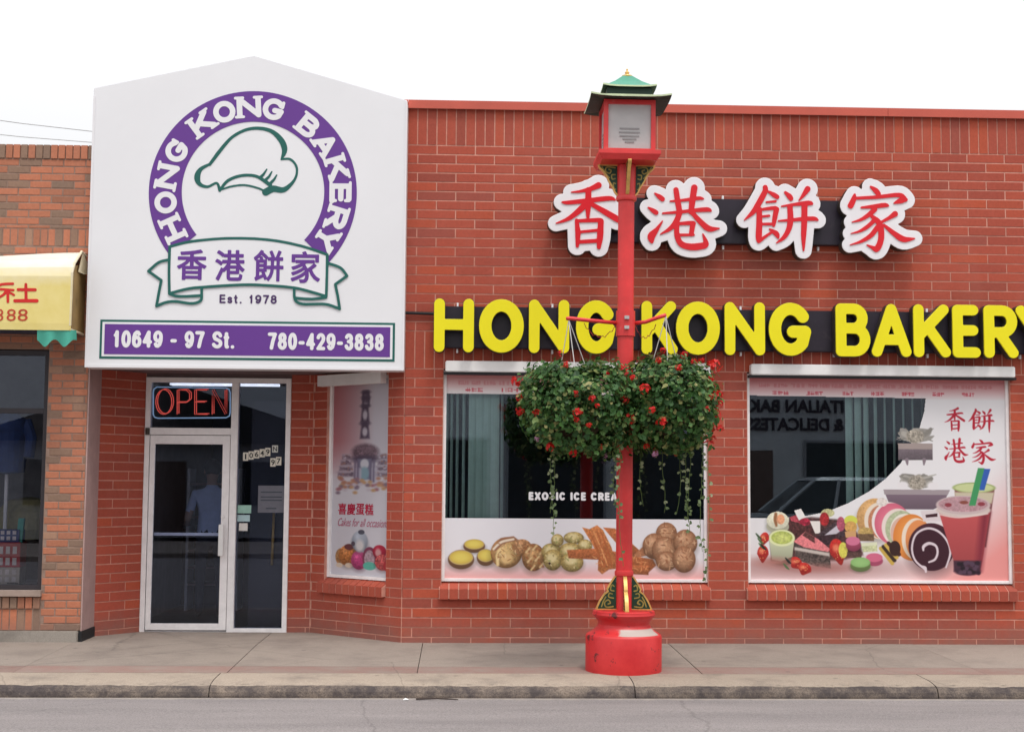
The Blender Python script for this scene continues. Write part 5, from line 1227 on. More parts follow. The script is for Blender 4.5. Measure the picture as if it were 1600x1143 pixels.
for x, y, rx, ry, ro in ((205, 560, 50, 72, 0.3), (190, 715, 62, 92, 0.05), (540, 810, 74, 62, 0.9), (628, 868, 76, 66, 0.4), (985, 690, 86, 140, -0.25)):
    pts = []
    for k in range(18):
        t = 2*math.pi*k/18; q = 1-0.42*max(0, math.sin(t))*abs(math.cos(t))**0.5; u, v = rx*q*math.cos(t)*(1-0.35*max(0, math.sin(t))), ry*math.sin(t)
        pts.append((x+u*math.cos(ro)-v*math.sin(ro), y+u*math.sin(ro)+v*math.cos(ro)))
    P3(pts, (204, 52, 46), shade=0.32, mottle=0.07)
    E3(x-rx*0.25, y-ry*0.3, rx*0.4, ry*0.28, (226, 120, 92), soft=4)
    for _ in range(10): E3(x+random.uniform(-.5, .5)*rx, y+random.uniform(-.6, .5)*ry, 4, 5, (232, 170, 110))
for x, y in ((150, 540), (170, 590), (180, 640), (460, 790), (440, 850), (200, 650)):
    L3([(x-30, y-35, 6), (x, y, 12), (x+25, y+20, 5)], random.choice([(62, 84, 58), (34, 40, 38), (80, 110, 70)]), soft=1.5)
E3(1040, 670, 48, 82, (214, 206, 92), mottle=0.05); E3(1125, 365, 70, 55, (206, 210, 88)); E3(1125, 430, 66, 60, (206, 160, 92), mottle=0.06); P3([(1060, 480), (1180, 470), (1180, 540), (1070, 540)], (204, 158, 108))
E3(1280, 480, 82, 46, (186, 156, 96), mottle=0.08); P3([(1200, 500), (1370, 500), (1370, 575), (1210, 575)], (112, 88, 66), mottle=0.1)
E3(1150, 620, 80, 62, (156, 70, 96), shade=0.2); E3(1145, 575, 76, 46, (206, 116, 146)); P3([(1080, 690), (1250, 690), (1230, 750), (1090, 750)], (92, 66, 62), mottle=0.1)
P3([(1230, 600), (1400, 585), (1405, 680), (1250, 690)], (196, 200, 156), mottle=0.07); P3([(1235, 600), (1400, 585), (1402, 615), (1240, 630)], (218, 220, 190)); E3(1370, 780, 92, 54, (160, 74, 100)); E3(1370, 745, 88, 46, (206, 106, 134))
E3(1222, 830, 108, 62, (112, 132, 80), shade=0.2); E3(1222, 795, 104, 52, (150, 192, 122), col2=(134, 178, 108))
for k, col in enumerate(((196, 164, 78), (60, 44, 34), (204, 172, 84), (70, 40, 34))): L3([(1440+28*k, 650-18*k, 20), (1560+24*k, 800-30*k, 22)], col, soft=1.5)
E3(1590, 650, 60, 80, (58, 36, 32))
# chocolate roll
E4(440, 770, 210, 212, (72, 36, 46), mottle=0.06, shade=0.1); E4(440, 780, 204, 200, (60, 28, 40)); P4([(345, 450), (510, 440), (540, 540), (370, 545)], (216, 204, 206), soft=1.5); P4([(390, 485), (500, 470), (500, 500), (395, 510)], (64, 34, 40))
L4([(380, 970, 10), (290, 890, 9), (262, 780, 9), (300, 660, 9), (400, 606, 10), (500, 628, 10), (580, 710, 9), (612, 820, 10), (570, 950, 7)], (216, 202, 208), soft=1.2)
L4([(385, 990, 9), (380, 955, 12), (350, 940, 6)], (216, 202, 208)); L4([(415, 905, 8), (470, 880, 10), (495, 820, 10), (480, 760, 11), (420, 738, 13), (370, 765, 14), (365, 800, 8)], (216, 202, 208), soft=1.2); L4([(420, 790, 7), (440, 830, 6)], (52, 22, 34))
# bubble tea: rear cup, front cup, lid, pearls, straws
P4([(660, 240), (1030, 250), (940, 770), (700, 760)], (126, 74, 76), soft=2, shade=0.3); E4(840, 240, 198, 48, (150, 166, 104)); E4(840, 240, 180, 38, (196, 204, 150)); P4([(660, 280), (1025, 280), (1000, 380), (680, 380)], (196, 186, 160), soft=3)
P4([(905, 68), (995, 70), (935, 262), (890, 262)], (52, 92, 172)); 
P4([(505, 430), (985, 440), (905, 890), (880, 990), (650, 990), (640, 890)], (192, 84, 86), soft=1.5, shade=0.2); P4([(900, 470), (980, 460), (890, 980), (840, 990)], (128, 44, 58), soft=12)
P4([(640, 890), (895, 890), (880, 985), (640, 985)], (70, 44, 58), soft=3); E4(765, 985, 118, 38, (62, 40, 54), soft=2)
for _ in range(26): E4(random.uniform(655, 875), random.uniform(905, 1000), 20, 18, random.choice([(44, 28, 42), (84, 62, 80), (36, 24, 34)]), soft=2)
E4(738, 440, 252, 60, (206, 190, 184)); E4(738, 395, 250, 84, (196, 176, 176)); E4(738, 388, 226, 68, (180, 142, 148), mottle=0.06); E4(600, 395, 32, 18, (140, 60, 70)); E4(745, 372, 40, 16, (134, 74, 64)); E4(905, 385, 34, 18, (140, 60, 70)); L4([(520, 480, 6), (700, 505, 7), (960, 470, 6)], (222, 206, 200), soft=2)
P4([(880, 62), (940, 64), (850, 400), (790, 400)], (66, 146, 92))
paint_in_cut = cut & (c.mask > 0.5)
c.keep = (~cut) | paint_in_cut
o = thing('window_poster', 'large curved poster of cakes, macarons and bubble tea filling the second window', 'poster')
c.mesh('print', rect_map(x0, x1, y0, y1, W2[0]+0.028, W2[1]-0.028, WZ0+0.022, 2.632, PY), o, PK)

# ---- cake poster on the splayed window
def z7(x, y): return 510+x/3.69, 600+y/3.69
c = Canvas(512, 608, 592, 905, 0.75)
tx = np.clip((c.X-512)/70, 0, 1); ty = np.clip((c.Y-690)/60, 0, 1)
base = np.asarray((178, 108, 114))*(1-tx)[..., None]+np.asarray((200, 196, 206))*tx[..., None]
c.c[:] = base*(1-ty)[..., None]+np.asarray((208, 204, 212))*ty[..., None]
E7, P7, L7 = ZZ(z7, 3.69)
DK = (70, 58, 78)
def spire(x, y, w, h_, col):
    P7([(x-w*0.35, y-h_*0.9), (x+w*0.35, y-h_*0.9), (x+w*0.5, y), (x-w*0.5, y)], col, soft=4, mottle=0.12); E7(x, y-h_*0.9, w*0.5, w*0.22, col, soft=4); E7(x, y-h_*0.4, w*0.26, h_*0.26, (196, 190, 202), soft=3)
spire(210, 90, 50, 50, DK); spire(210, 130, 50, 60, DK); spire(207, 225, 54, 110, DK); spire(207, 320, 60, 100, DK)
for x in (195, 210, 222): L7([(x, 40, 5), (x+3, 100, 8)], DK, soft=5)
E7(210, 400, 84, 50, (110, 88, 100), mottle=0.15, soft=5); E7(210, 440, 90, 22, DK, soft=5); 
for tx_ in (92, 322):
    for k in range(4):
        w_ = 22+9*k; yy_ = 415+k*34; P7([(tx_-w_, yy_), (tx_+w_, yy_), (tx_+w_+2, yy_+26), (tx_-w_-2, yy_+26)], (118, 104, 120), soft=4, mottle=0.12); E7(tx_, yy_, w_, 6, (176, 168, 182), soft=3)
        for _ in range(6): E7(tx_+random.uniform(-w_, w_), yy_+random.uniform(0, 26), 6, 5, random.choice([(190, 182, 196), (96, 82, 100), (150, 116, 110)]), soft=2)
P7([(165, 440), (250, 440), (250, 560), (165, 560)], (112, 114, 138), soft=3); E7(208, 470, 26, 30, (204, 206, 216), soft=3); E7(207, 525, 30, 38, (126, 162, 176), soft=4)
for x in (150, 168, 248, 266): L7([(x, 450, 6), (x, 570, 7)], (100, 92, 118), soft=4); L7([(x+14, 500, 6), (x+14, 570, 6)], (188, 184, 202), soft=5)
for _ in range(60): E7(random.uniform(40, 350), random.gauss(590, 20), 14, 9, random.choice([(176, 126, 104), (130, 112, 128), (196, 186, 196), (160, 108, 116), (190, 150, 110)]), soft=3)
hz = (np.clip((770-c.Y)/30, 0, 1)*0.12)[..., None]; c.c = c.c*(1-hz)+base*hz
# row of little cake figures
E7(70, 1020, 36, 50, (176, 130, 86), mottle=0.12); E7(115, 1010, 60, 62, (196, 122, 66), mottle=0.15, shade=0.3); E7(120, 960, 30, 18, (110, 60, 62)); E7(60, 1070, 22, 14, (216, 196, 176)); E7(120, 1068, 24, 14, (216, 196, 176))
E7(182, 1035, 48, 55, (196, 72, 128), mottle=0.08, shade=0.3); E7(186, 925, 50, 62, (170, 176, 190), shade=0.3, soft=2); E7(186, 950, 26, 34, (212, 206, 206), soft=5); E7(195, 870, 20, 14, (84, 84, 98)); E7(145, 940, 12, 14, (84, 72, 84))
E7(248, 1020, 44, 66, (126, 58, 84)); E7(248, 1025, 32, 52, (176, 150, 160), mottle=0.1); E7(248, 1065, 40, 24, (96, 178, 160)); E7(308, 980, 42, 40, (176, 40, 66), shade=0.3); E7(300, 985, 18, 22, (206, 150, 150), soft=3); E7(325, 1040, 44, 46, (190, 84, 84), mottle=0.2, shade=0.2); E7(352, 1060, 20, 30, (176, 52, 58))
def splay_map(X, Y):
    u = PU0+0.035+(X-512)/96.0*(PU1-0.025-PU0-0.035); z = 2.59-(Y-592)/313.0*(2.59-0.63)
    o = np.stack([sa_[0]+u*math.cos(SANG)-0.056*math.sin(SANG), sa_[1]+u*math.sin(SANG)+0.056*math.cos(SANG), z], -1); return o
o3 = thing('window_poster', 'tall grey and pink poster of a tiered cake on the angled entrance window', 'poster')
c.mesh('print', splay_map, o3, 0.85)
t3 = thing('lettering', None, None, (*sp(0, 0.0535), 0), SANG); t3.parent = o3
def uz(x, y): q = z7(x, y); return PU0+0.035+(q[0]-512)/96.0*(PU1-0.06-PU0), 2.59-(q[1]-592)/313.0*1.96
a, b_ = uz(48, 770), uz(272, 703)
bold_text('poster_character', '喜慶蛋糕', a[0], b_[0], a[1], b_[1], 0.0, plain('crimson_print', rgb(176, 24, 60), 0.5), t3, 0.0022, 0.001, 0.0016)
a, b_ = uz(48, 850), uz(362, 790)
text_fit('poster_script', 'Cakes for all occasions', a[0], b_[0], a[1]+0.02, b_[1], 0.0, plain('rose_print', rgb(176, 96, 120), 0.5), t3, 0.001, 0.0, 0.5)

# ================================================================== BLINDS BEHIND THE GLASS
M_SLAT = plain('pale_blind_fabric', (0.80, 0.82, 0.79, 1), 0.8, var=0.06, scale=12)
def blind(label, slats, zb):
    b_ = thing('vertical_blind', label, 'blind')
    xa = min(s[0] for s in slats); xb = max(s[0] for s in slats)
    m = MB(); m.box(xa-0.08, xb+0.08, 0.14, 0.18, 2.60, 2.64); m.build('head_rail', M_ALU, b_)
    for x, ang, w in slats:
        n = 4; m = MB()
        for i in range(n):   # slightly curved slat
            a0, a1 = -1+2*i/n, -1+2*(i+1)/n
            m.quad((a0*w/2, 0.010*a0*a0, zb), (a1*w/2, 0.010*a1*a1, zb), (a1*w/2, 0.010*a1*a1, 2.60), (a0*w/2, 0.010*a0*a0, 2.60))
        m.build('slat', M_SLAT, b_, (x, 0.16, 0), (0, 0, R(ang)), smooth=True)
def wx(px, Y=0.16): return float(at(px, 700, Y)[0])
blind('pale vertical blind gathered at the end of the ice cream window', [(wx(700), 78, 0.09), (wx(707), 74, 0.09), (wx(716), 72, 0.09), (wx(726), 70, 0.09)]+[(wx(739+11.5*i), random.uniform(6, 16), 0.088) for i in range(4)]+[(wx(786), 70, 0.09)], 1.10)
blind('row of half open vertical blind slats beside the large cake poster', [(wx(1328), 20, 0.09), (wx(1342), 26, 0.09), (wx(1355), 40, 0.09)]+[(wx(1370+14.5*i), 55+3*i+random.uniform(-4, 4), 0.09) for i in range(7)], 1.0)

# ================================================================== NEON SIGN AND STICKERS AT THE ENTRANCE
neon = thing('neon_sign', 'OPEN sign of red neon letters in a pale blue border over the door', 'sign')
M_NR = glow_mat('red_neon', (0.85, 0.12, 0.10, 1), 0.34); M_NB = glow_mat('blue_neon', (0.28, 0.48, 0.78, 1), 0.26)
NY = DY+0.015
def nx(x, y): p = at(140+x/2.485, 560+y/2.485, NY); return (float(p[0]), NY, float(p[2]))
m = MB(); bd = [(262, 110), (250, 118), (247, 130), (247, 215), (252, 227), (265, 231), (530, 229), (543, 222), (546, 208), (546, 132), (542, 120), (530, 114), (262, 110)]
m.tube([nx(*p) for p in bd], 0.0065, 8); m.build('border_tube', M_NB, neon, smooth=True)
tubes = [[(288+31*math.cos(t), 168+48*math.sin(t)) for t in np.linspace(0, 2*math.pi, 20)]]
tubes += [[(340, 216), (340, 122), (375, 122), (388, 134), (388, 158), (374, 170), (342, 170)]]
tubes += [[(455, 122), (408, 122), (408, 216), (458, 216)], [(408, 168), (448, 168)], [(476, 216), (476, 122), (526, 216), (526, 122)]]
for t in tubes:
    m = MB(); m.tube([nx(*p) for p in t], 0.005, 8); m.tube([nx(p[0]+7, p[1]-3) for p in t], 0.005, 8); m.build('letter_tube', M_NR, neon, smooth=True)
def sx(x, y, Y=DY+0.036): p = at(140+x/2.485, 560+y/2.485, Y); return float(p[0]), float(p[2])
def sticker(name, label, cat, x0, y0, x1, y1, col, group=None, text=None, tcol=None, parent=None):
    (a, z1), (b2, z0) = sx(x0, y0), sx(x1, y1); yy = DY+0.036
    o = thing(name, label, cat, ((a+b2)/2, yy, (z0+z1)/2), 0, group) if label else None
    m = MB(); m.box(a-(a+b2)/2, b2-(a+b2)/2, 0, 0.002, z0-(z0+z1)/2, z1-(z0+z1)/2); q = m.build('sheet', plain('sticker_%d_%d_%d' % col, rgb(*col), 0.5, var=0.08, scale=20), o)
    if text:
        w, h_ = (b2-a)*(0.35 if text != '1' else 0.14), (z1-z0)*0.33
        text_fit('mark', text, -w, w, -h_, h_, -0.0005, plain('black_print', (0.03, 0.03, 0.03, 1), 0.6), o, 0.001, 0.02)
    return o
num = thing('address_number', 'stuck-on black and white number plates reading 10649 on the sidelight glass', 'number')
for i, ch in enumerate('10649'):
    x = 596+21.5*i; y = 364-4.5*i
    o = sticker('digit_plate', ' ', None, x, y, x+19.5, y+32, (220, 214, 200), None, ch); o.parent = num
    del o['label']
o = sticker('letter_plate', ' ', None, 709, 336, 731, 364, (206, 206, 200), None, 'N'); o.parent = num; del o['label']
for i, ch in enumerate('97'):
    x = 702+22*i; y = 386-5*i; o = sticker('digit_plate', ' ', None, x, y, x+20, y+33, (220, 214, 200), None, ch); o.parent = num; del o['label']
sticker('sticker', 'small mint green sticker beside the door lock', 'sticker', 575, 568, 627, 600, (150, 190, 176))
sticker('sticker', 'small pale blue sticker below the mint green one', 'sticker', 574, 606, 622, 632, (170, 196, 200))
sticker('sticker', 'small plain white sticker, lowest of the stickers beside the door', 'sticker', 580, 638, 613, 668, (214, 210, 204))
gs = sticker('notice', 'grey printed notice hanging behind the sidelight glass', 'notice', 655, 492, 756, 598, (104, 104, 114))
(a, z1), (b2, z0) = sx(655, 492), sx(756, 598)
m = MB()
for k, (u, v) in enumerate(((0.22, 0.1), (0.40, 0.1), (0.52, 0.1), (0.82, 0.3))):
    w = b2-a; hh = z1-z0; m.box(-w/2+w*v, w/2-w*v, -0.002, -0.0005, hh/2-hh*u-0.012, hh/2-hh*u)
m.build('printed_lines', plain('dark_print', (0.05, 0.06, 0.08, 1), 0.6), gs)
(a, z1), (b2, z0) = sx(704, 572, 1.3), sx(716, 800, 1.3)
rod = thing('pull_handle', 'slim brass pull handle seen through the sidelight glass', 'handle', ((a+b2)/2, 1.3, z0))
m = MB(); m.tube([(0.012, 0, z1-z0), (0.0, 0, 0)], 0.014, 10); m.tube([(0.01, 0, z1-z0-0.06), (0.01, 0.06, z1-z0-0.06)], 0.01, 8); m.tube([(0.002, 0, 0.06), (0.002, 0.06, 0.06)], 0.01, 8); m.build('bar', M_GOLD, rod, smooth=True)
ip = thing('inner_screen', 'dark inner glass screen with thin frame behind the entrance', 'screen', (0, 1.36, 0.012))
m = MB(); m.box(-2.2, -1.75, 0, 0.04, 0, 2.4); m.build('post_panel', plain('dark_panel', (0.025, 0.025, 0.035, 1), 0.4), ip)

# ================================================================== INSIDE THE BAKERY
ct = thing('counter', 'dark shop counter seen dimly through the glass door', 'counter', (-2.9, 4.3, 0.012))
m = MB(); m.box(-0.62, 3.5, 0, 0.6, 0, 0.95); m.build('body', plain('counter_wood', (0.09, 0.055, 0.04, 1), 0.5), ct)
m = MB(); m.box(-0.65, 3.53, -0.03, 0.63, 0.951, 0.99); m.build('top', plain('counter_top', (0.25, 0.24, 0.24, 1), 0.3), ct)
sh = thing('tray_rack', 'rack of baking trays beside the counter inside the shop', 'rack', (-2.95, 4.0-0.35, 0.012))
for sx_ in (-0.3, 0.3):
    m = MB(); m.box(sx_-0.015, sx_+0.015, -0.2, 0.2, 0, 1.7); m.build('side', M_ALU, sh)
for k in range(7):
    m = MB(); m.box(-0.28, 0.28, -0.2, 0.2, 0.3+0.2*k, 0.325+0.2*k); m.build('tray', plain('tray_metal', (0.35, 0.22, 0.2, 1), 0.4, metal=0.3), sh)
def skin_body(name, verts, edges, mats, zone, parent, lv=2):
    me = bpy.data.meshes.new(name); me.from_pydata([v[:3] for v in verts], edges, []); o = bpy.data.objects.new(name, me); C.objects.link(o)
    md = o.modifiers.new('skin', 'SKIN'); md.use_smooth_shade = True
    for i, v in enumerate(verts): me.skin_vertices[0].data[i].radius = (v[3], v[4] if len(v) > 4 else v[3])
    me.skin_vertices[0].data[0].use_root = True
    o.modifiers.new('sub', 'SUBSURF').levels = lv; o.modifiers['sub'].render_levels = lv
    bpy.context.view_layer.update(); dg = bpy.context.evaluated_depsgraph_get(); nm = bpy.data.meshes.new_from_object(o.evaluated_get(dg)); bpy.data.objects.remove(o)
    nm.materials.clear()
    for q in mats: nm.materials.append(q)
    for p in nm.polygons: p.material_index = zone(p.center); p.use_smooth = True
    return link(name, nm, parent)
pp = at(331, 790, 2.5)
per = thing('person', 'person in a pale blue short-sleeved shirt standing inside behind the glass door', 'person', (float(pp[0]), 2.5, 0.012), R(18))
V = [(0, 0, 0.95, .15, .11), (0, 0, 1.15, .14, .10), (0, 0, 1.36, .17, .105), (0, 0, 1.47, .07, .06), (0, 0.01, 1.54, .055), (0, 0.015, 1.60, .075, .085), (0, 0.015, 1.69, .082, .095), (0, 0.01, 1.76, .05, .06)]
Ed = [(0, 1), (1, 2), (2, 3), (3, 4), (4, 5), (5, 6), (6, 7)]
for s in (-1, 1):
    b0 = len(V); V += [(s*.10, 0, .88, .095), (s*.11, 0.01, .50, .062), (s*.115, -.01, .10, .042), (s*.12, .13, .035, .04, .03)]; Ed += [(0, b0), (b0, b0+1), (b0+1, b0+2), (b0+2, b0+3)]
    b0 = len(V); ex = (s*.27, .02, 1.12) if s < 0 else (s*.27, .02, 1.14); wr = (s*.24, .22, 1.05) if s < 0 else (s*.33, .22, 1.10)
    V += [(s*.19, 0, 1.40, .06), (*ex, .043), (*wr, .03), (wr[0], wr[1]+.07, wr[2]+.005, .032, .02)]; Ed += [(2, b0), (b0, b0+1), (b0+1, b0+2), (b0+2, b0+3)]
    hnd = b0+3
    for k in range(4):
        b1 = len(V); V += [(wr[0]+(-.024+.016*k), wr[1]+.11+(.01 if k in (1, 2) else 0), wr[2], .0085), (wr[0]+(-.026+.017*k), wr[1]+.145+(.012 if k in (1, 2) else 0), wr[2]-.015, .0075)]; Ed += [(hnd, b1), (b1, b1+1)]
    b1 = len(V); V += [(wr[0]-s*.035, wr[1]+.06, wr[2], .009), (wr[0]-s*.045, wr[1]+.10, wr[2]-.01, .008)]; Ed += [(b0+2, b1), (b1, b1+1)]
M_SKIN = plain('skin', (0.45, 0.27, 0.19, 1), 0.55, var=0.05); M_SHIRT = plain('pale_blue_shirt', (0.50, 0.60, 0.85, 1), 0.8, var=0.08, scale=14); M_TROU = plain('dark_trousers', (0.03, 0.032, 0.045, 1), 0.8); M_HAIR = plain('dark_hair', (0.015, 0.012, 0.011, 1), 0.6); M_SHOE = plain('dark_shoes', (0.02, 0.02, 0.02, 1), 0.5)
def zone(c_):
    if c_.z < 0.08: return 3
    if c_.z < 0.97 and abs(c_.x) < 0.23 and c_.y < .2: return 2
    if c_.z < 1.50 and (abs(c_.x) < 0.2 or c_.z > 1.21) and c_.y < .17: return 1
    return 0
bd_ = skin_body('body', V, Ed, [M_SKIN, M_SHIRT, M_TROU, M_SHOE], zone, per)
bm = bmesh.new(); bmesh.ops.create_icosphere(bm, subdivisions=3, radius=1.0)
for v in list(bm.verts):
    if v.co.y > 0.25 and v.co.z < 0.35 or v.co.z < -0.55: bm.verts.remove(v)
for v in bm.verts: v.co = Vector((v.co.x*0.093, v.co.y*0.108+0.005, v.co.z*0.118+1.69))+v.co.normalized()*random.uniform(-.003, .004)
me = bpy.data.meshes.new('hair'); bm.to_mesh(me); bm.free(); me.materials.append(M_HAIR); link('hair', me, per)
m = MB()
for s in (-1, 1): m.box(s*.03-.012, s*.03+.012, .098, .106, 1.672, 1.682)
m.build('eyes', M_HAIR, per)
m = MB(); m.hexa([(-.014, .095, 1.635), (.014, .095, 1.635), (.01, .125, 1.637), (-.01, .125, 1.637), (-.007, .09, 1.675), (.007, .09, 1.675), (.004, .106, 1.672), (-.004, .106, 1.672)]); m.build('nose', M_SKIN, per)
m = MB(); m.box(-.022, .022, .094, .1, 1.607, 1.615); m.build('mouth', plain('lips', (0.3, 0.1, 0.09, 1), 0.5), per)
for s in (-1, 1):
    m = MB(); m.box(s*.086-.008, s*.086+.008, -.005, .025, 1.63, 1.69); m.build('ear', M_SKIN, per, bevel=0.005)

for k_, (fx_, fy_) in enumerate(((-2.6, 2.0),)):
    fl = thing('ceiling_light', 'fluorescent ceiling light just inside the entrance door', 'ceiling light', (fx_, fy_, 2.62))
    m = MB(); m.box(-0.65, 0.65, -0.1, 0.1, 0.03, 0.08); m.box(-0.5, -0.48, -0.01, 0.01, 0.08, 0.33); m.box(0.48, 0.5, -0.01, 0.01, 0.08, 0.33); m.build('housing', M_WHITE, fl)
    for s in (-1, 1):
        m = MB(); m.tube([(-0.6, s*0.045, 0.01), (0.6, s*0.045, 0.01)], 0.014, 8); m.build('tube', glow_mat('fluorescent_tube', (0.95, 0.97, 1.0, 1), 1.3), fl)

# ================================================================== NEIGHBOURING SHOP
nb = thing('neighbour_building', 'lower orange-brown brick shop with shaded display window beside the bakery', 'building')
NX = -3.585; NL = -9.0
m = MB(); m.box(NL, NX, 0, 0.2, 2.82, 4.80); m.box(-3.97, NX, 0, 0.2, 0.13, 2.82); m.box(NL, -3.97, 0, 0.2, 0.13, 0.50)
nw = m.build('wall', M_MORTAR2, nb)
l2 = Layer()
l2.wall(nw, (-6.2, 0), 0, NX+6.2, 4.0, 4.69, 4.69, 0.215, 0.0725, (), 0.05)
l2.wall(nw, (-3.97, 0), 0, NX+3.97, 0.13, 3.83, 4.69, 0.215, 0.0725, (), 0.03)
l2.wall(nw, (-6.2, 0), 0, 2.23, 2.82, 3.83, 4.69, 0.215, 0.0725, (), 0.03, seen=0.1)
l2.flush(M_BRICK2)
upright(nw, (-6.2, 0), 0, NX+6.2, 4.69, 4.835, 0.0725, M_BRICK2, 'rowlock_brick', proud=0.016)
upright(nw, (-6.2, 0), 0, NX+6.2, 3.83, 4.0, 0.0725, M_BRICK2, 'soldier_brick')
upright(nw, (-6.2, 0), 0, 2.23, 0.13, 0.335, 0.0725, M_BRICK2, 'soldier_brick')
upright(nw, (-6.2, 0), 0, 2.23, 0.335, 0.45, 0.0725, M_BRICK2, 'rowlock_brick', proud=0.02)
m = MB(); m.box(NL, -3.96, -0.05, 0.12, 0.455, 0.51); m.build('sill', plain('sill_stone', (0.33, 0.25, 0.21, 1), 0.85, var=0.15, scale=8), nb)
m = MB(); m.box(NL, -3.60, -0.055, 0.15, -0.03, 0.128); m.build('plinth', concrete_mat('plinth_concrete', (0.26, 0.23, 0.20, 1), (0.38, 0.34, 0.30, 1), (0.18, 0.16, 0.14, 1)), nb, bevel=0.008)
m = MB(); m.box(NX+0.001, NX+0.012, -0.004, 0.6, 0.127, 4.6); m.build('end_flashing', plain('pink_flashing', (0.42, 0.28, 0.26, 1), 0.6), nb)
m = MB(); m.box(NX-0.01, NX+0.02, -0.03, 0.5, -0.03, 0.125); m.build('black_strip', M_BLACK, nb)  # black box standing in for a dark gap beside the plinth
m = MB(); m.box(NL, NX, 0.2, 8, 4.5, 4.7); m.box(NL, NX, 8, 8.2, 0, 4.7); m.box(NX-0.12, NX, 0.2, 8, 0, 4.5); m.box(NL-0.2, NL, 0, 8, 0, 4.7); m.build('shell', plain('shell_render', (0.3, 0.27, 0.25, 1), 0.9), nb)
m = MB(); m.quad((NL, 0.2, 0.3), (NX, 0.2, 0.3), (NX, 8, 0.3), (NL, 8, 0.3)); m.build('shop_floor', M_DARK2, nb)
m = MB(); m.quad((NL, 2.6, 0.3), (NX, 2.6, 0.3), (NX, 2.6, 4.4), (NL, 2.6, 4.4)); m.build('display_back', plain('dim_display_back', (0.16, 0.15, 0.15, 1), 0.85, var=0.4, scale=2), nb)
nwn = thing('window', None, None); nwn.parent = nb
m = MB(); frame_rect(m, NL, -3.972, 0.512, 2.81, 0.045, 0.04, 0.12); m.box(NL, -4.02, 0.045, 0.12, 2.20, 2.25); m.build('frame', plain('dark_frame', (0.03, 0.025, 0.03, 1), 0.5), nwn)
m = MB(); m.box(NL, -4.017, 0.08, 0.086, 0.55, 2.77); m.build('pane', glass_mat('shaded_shop_glass', (0.86, 0.87, 0.90, 1), 1.55), nwn)
# display goods behind the neighbour's glass
def goods(name, label, cat, x, y, z, parts):
    o = thing(name, label, cat, (x, y, z))
    for pn, m_, mt in parts: m_.build(pn, mt, o)
    return o
gm = lambda n_, *c_: plain(n_, rgb(*c_), 0.6, var=0.2, scale=14)
def px(x, y, Y): q = at(x, y, Y); return float(q[0]), float(q[2])
X_, Z_ = px(8, 690, 0.5)
m1 = MB(); m1.lathe([(0.02, -0.12), (0.17, -0.10), (0.19, 0.1), (0.17, 0.3), (0.2, 0.42), (0.09, 0.50), (0.05, 0.53)], 20)
m2 = MB(); m2.tube([(0.16, 0, 0.42), (0.23, 0, 0.25), (0.22, -0.03, 0.05)], [0.07, 0.06, 0.055], 10)
m3 = MB(); m3.tube([(0, 0, -1.2), (0, 0, -0.1)], 0.02, 8); m3.lathe([(0.2, -1.22), (0.2, -1.2), (0.03, -1.18)], 20)
goods('dressed_stand', 'deep blue jacket on a display stand inside the shaded window', 'display stand', X_-0.05, 0.75, Z_-0.2, [('jacket', m1, gm('blue_cloth', 30, 62, 120)), ('sleeve', m2, gm('blue_cloth', 30, 62, 120)), ('stand', m3, M_ALU)])
X_, Z_ = px(10, 925, 0.35)
for i, (dz, w, h_, cc, lb) in enumerate(((0.0, 0.30, 0.16, (190, 176, 160), 'cream printed box, lowest of the stack behind the shaded window'), (0.162, 0.30, 0.24, (176, 44, 52), 'red and white printed box in the middle of the window stack'), (0.404, 0.26, 0.12, (60, 70, 120), 'blue box on top of the stack behind the shaded window'))):
    a = MB(); a.box(-w/2, w/2, -0.1, 0.1, 0, h_); b2 = MB()
    for k in range(4):
        for j in range(2): b2.box(-w/2+0.03+k*w*0.22, -w/2+0.03+k*w*0.22+w*0.13, -0.104, -0.1005, 0.02+j*h_*0.45, 0.02+j*h_*0.45+h_*0.3)
    goods('box', lb, 'box', X_, 0.35, 0.55+dz, [('carton', a, gm('box_%d' % i, *cc)), ('print_marks', b2, gm('box_print_%d' % i, 220, 206, 200))])
X_, Z_ = px(33, 800, 0.3); 
a = MB(); a.hexa([(-0.03, -0.02, 0), (0.03, -0.02, 0), (0.03, 0.02, 0), (-0.03, 0.02, 0), (0.02, -0.02, 0.62), (0.075, -0.02, 0.62), (0.075, 0.02, 0.62), (0.02, 0.02, 0.62)])
b2 = MB(); b2.box(-0.06, 0.05, -0.05, 0.05, -0.012, -0.001)
goods('ruler_board', 'narrow turquoise board leaning beside the window boxes', 'board', float(at(27, 800, 0.3)[0]), 0.3, 0.565, [('board', a, gm('turquoise_board', 70, 158, 140)), ('foot', b2, M_BLACK)])
X_, Z_ = px(45, 800, 1.2)
a = MB(); a.lathe([(0.30, 0), (0.34, 0.1), (0.33, 0.28), (0.2, 0.4), (0.05, 0.43)], 24); b2 = MB(); b2.box(-0.4, 0.4, -0.3, 0.3, -0.4, -0.001)
goods('sack', 'pale yellow sack slumped on a crate inside the shaded window', 'sack', X_, 1.2, 0.95, [('cloth', a, gm('pale_sack', 150, 140, 96)), ('crate', b2, gm('crate_wood', 70, 56, 48))])
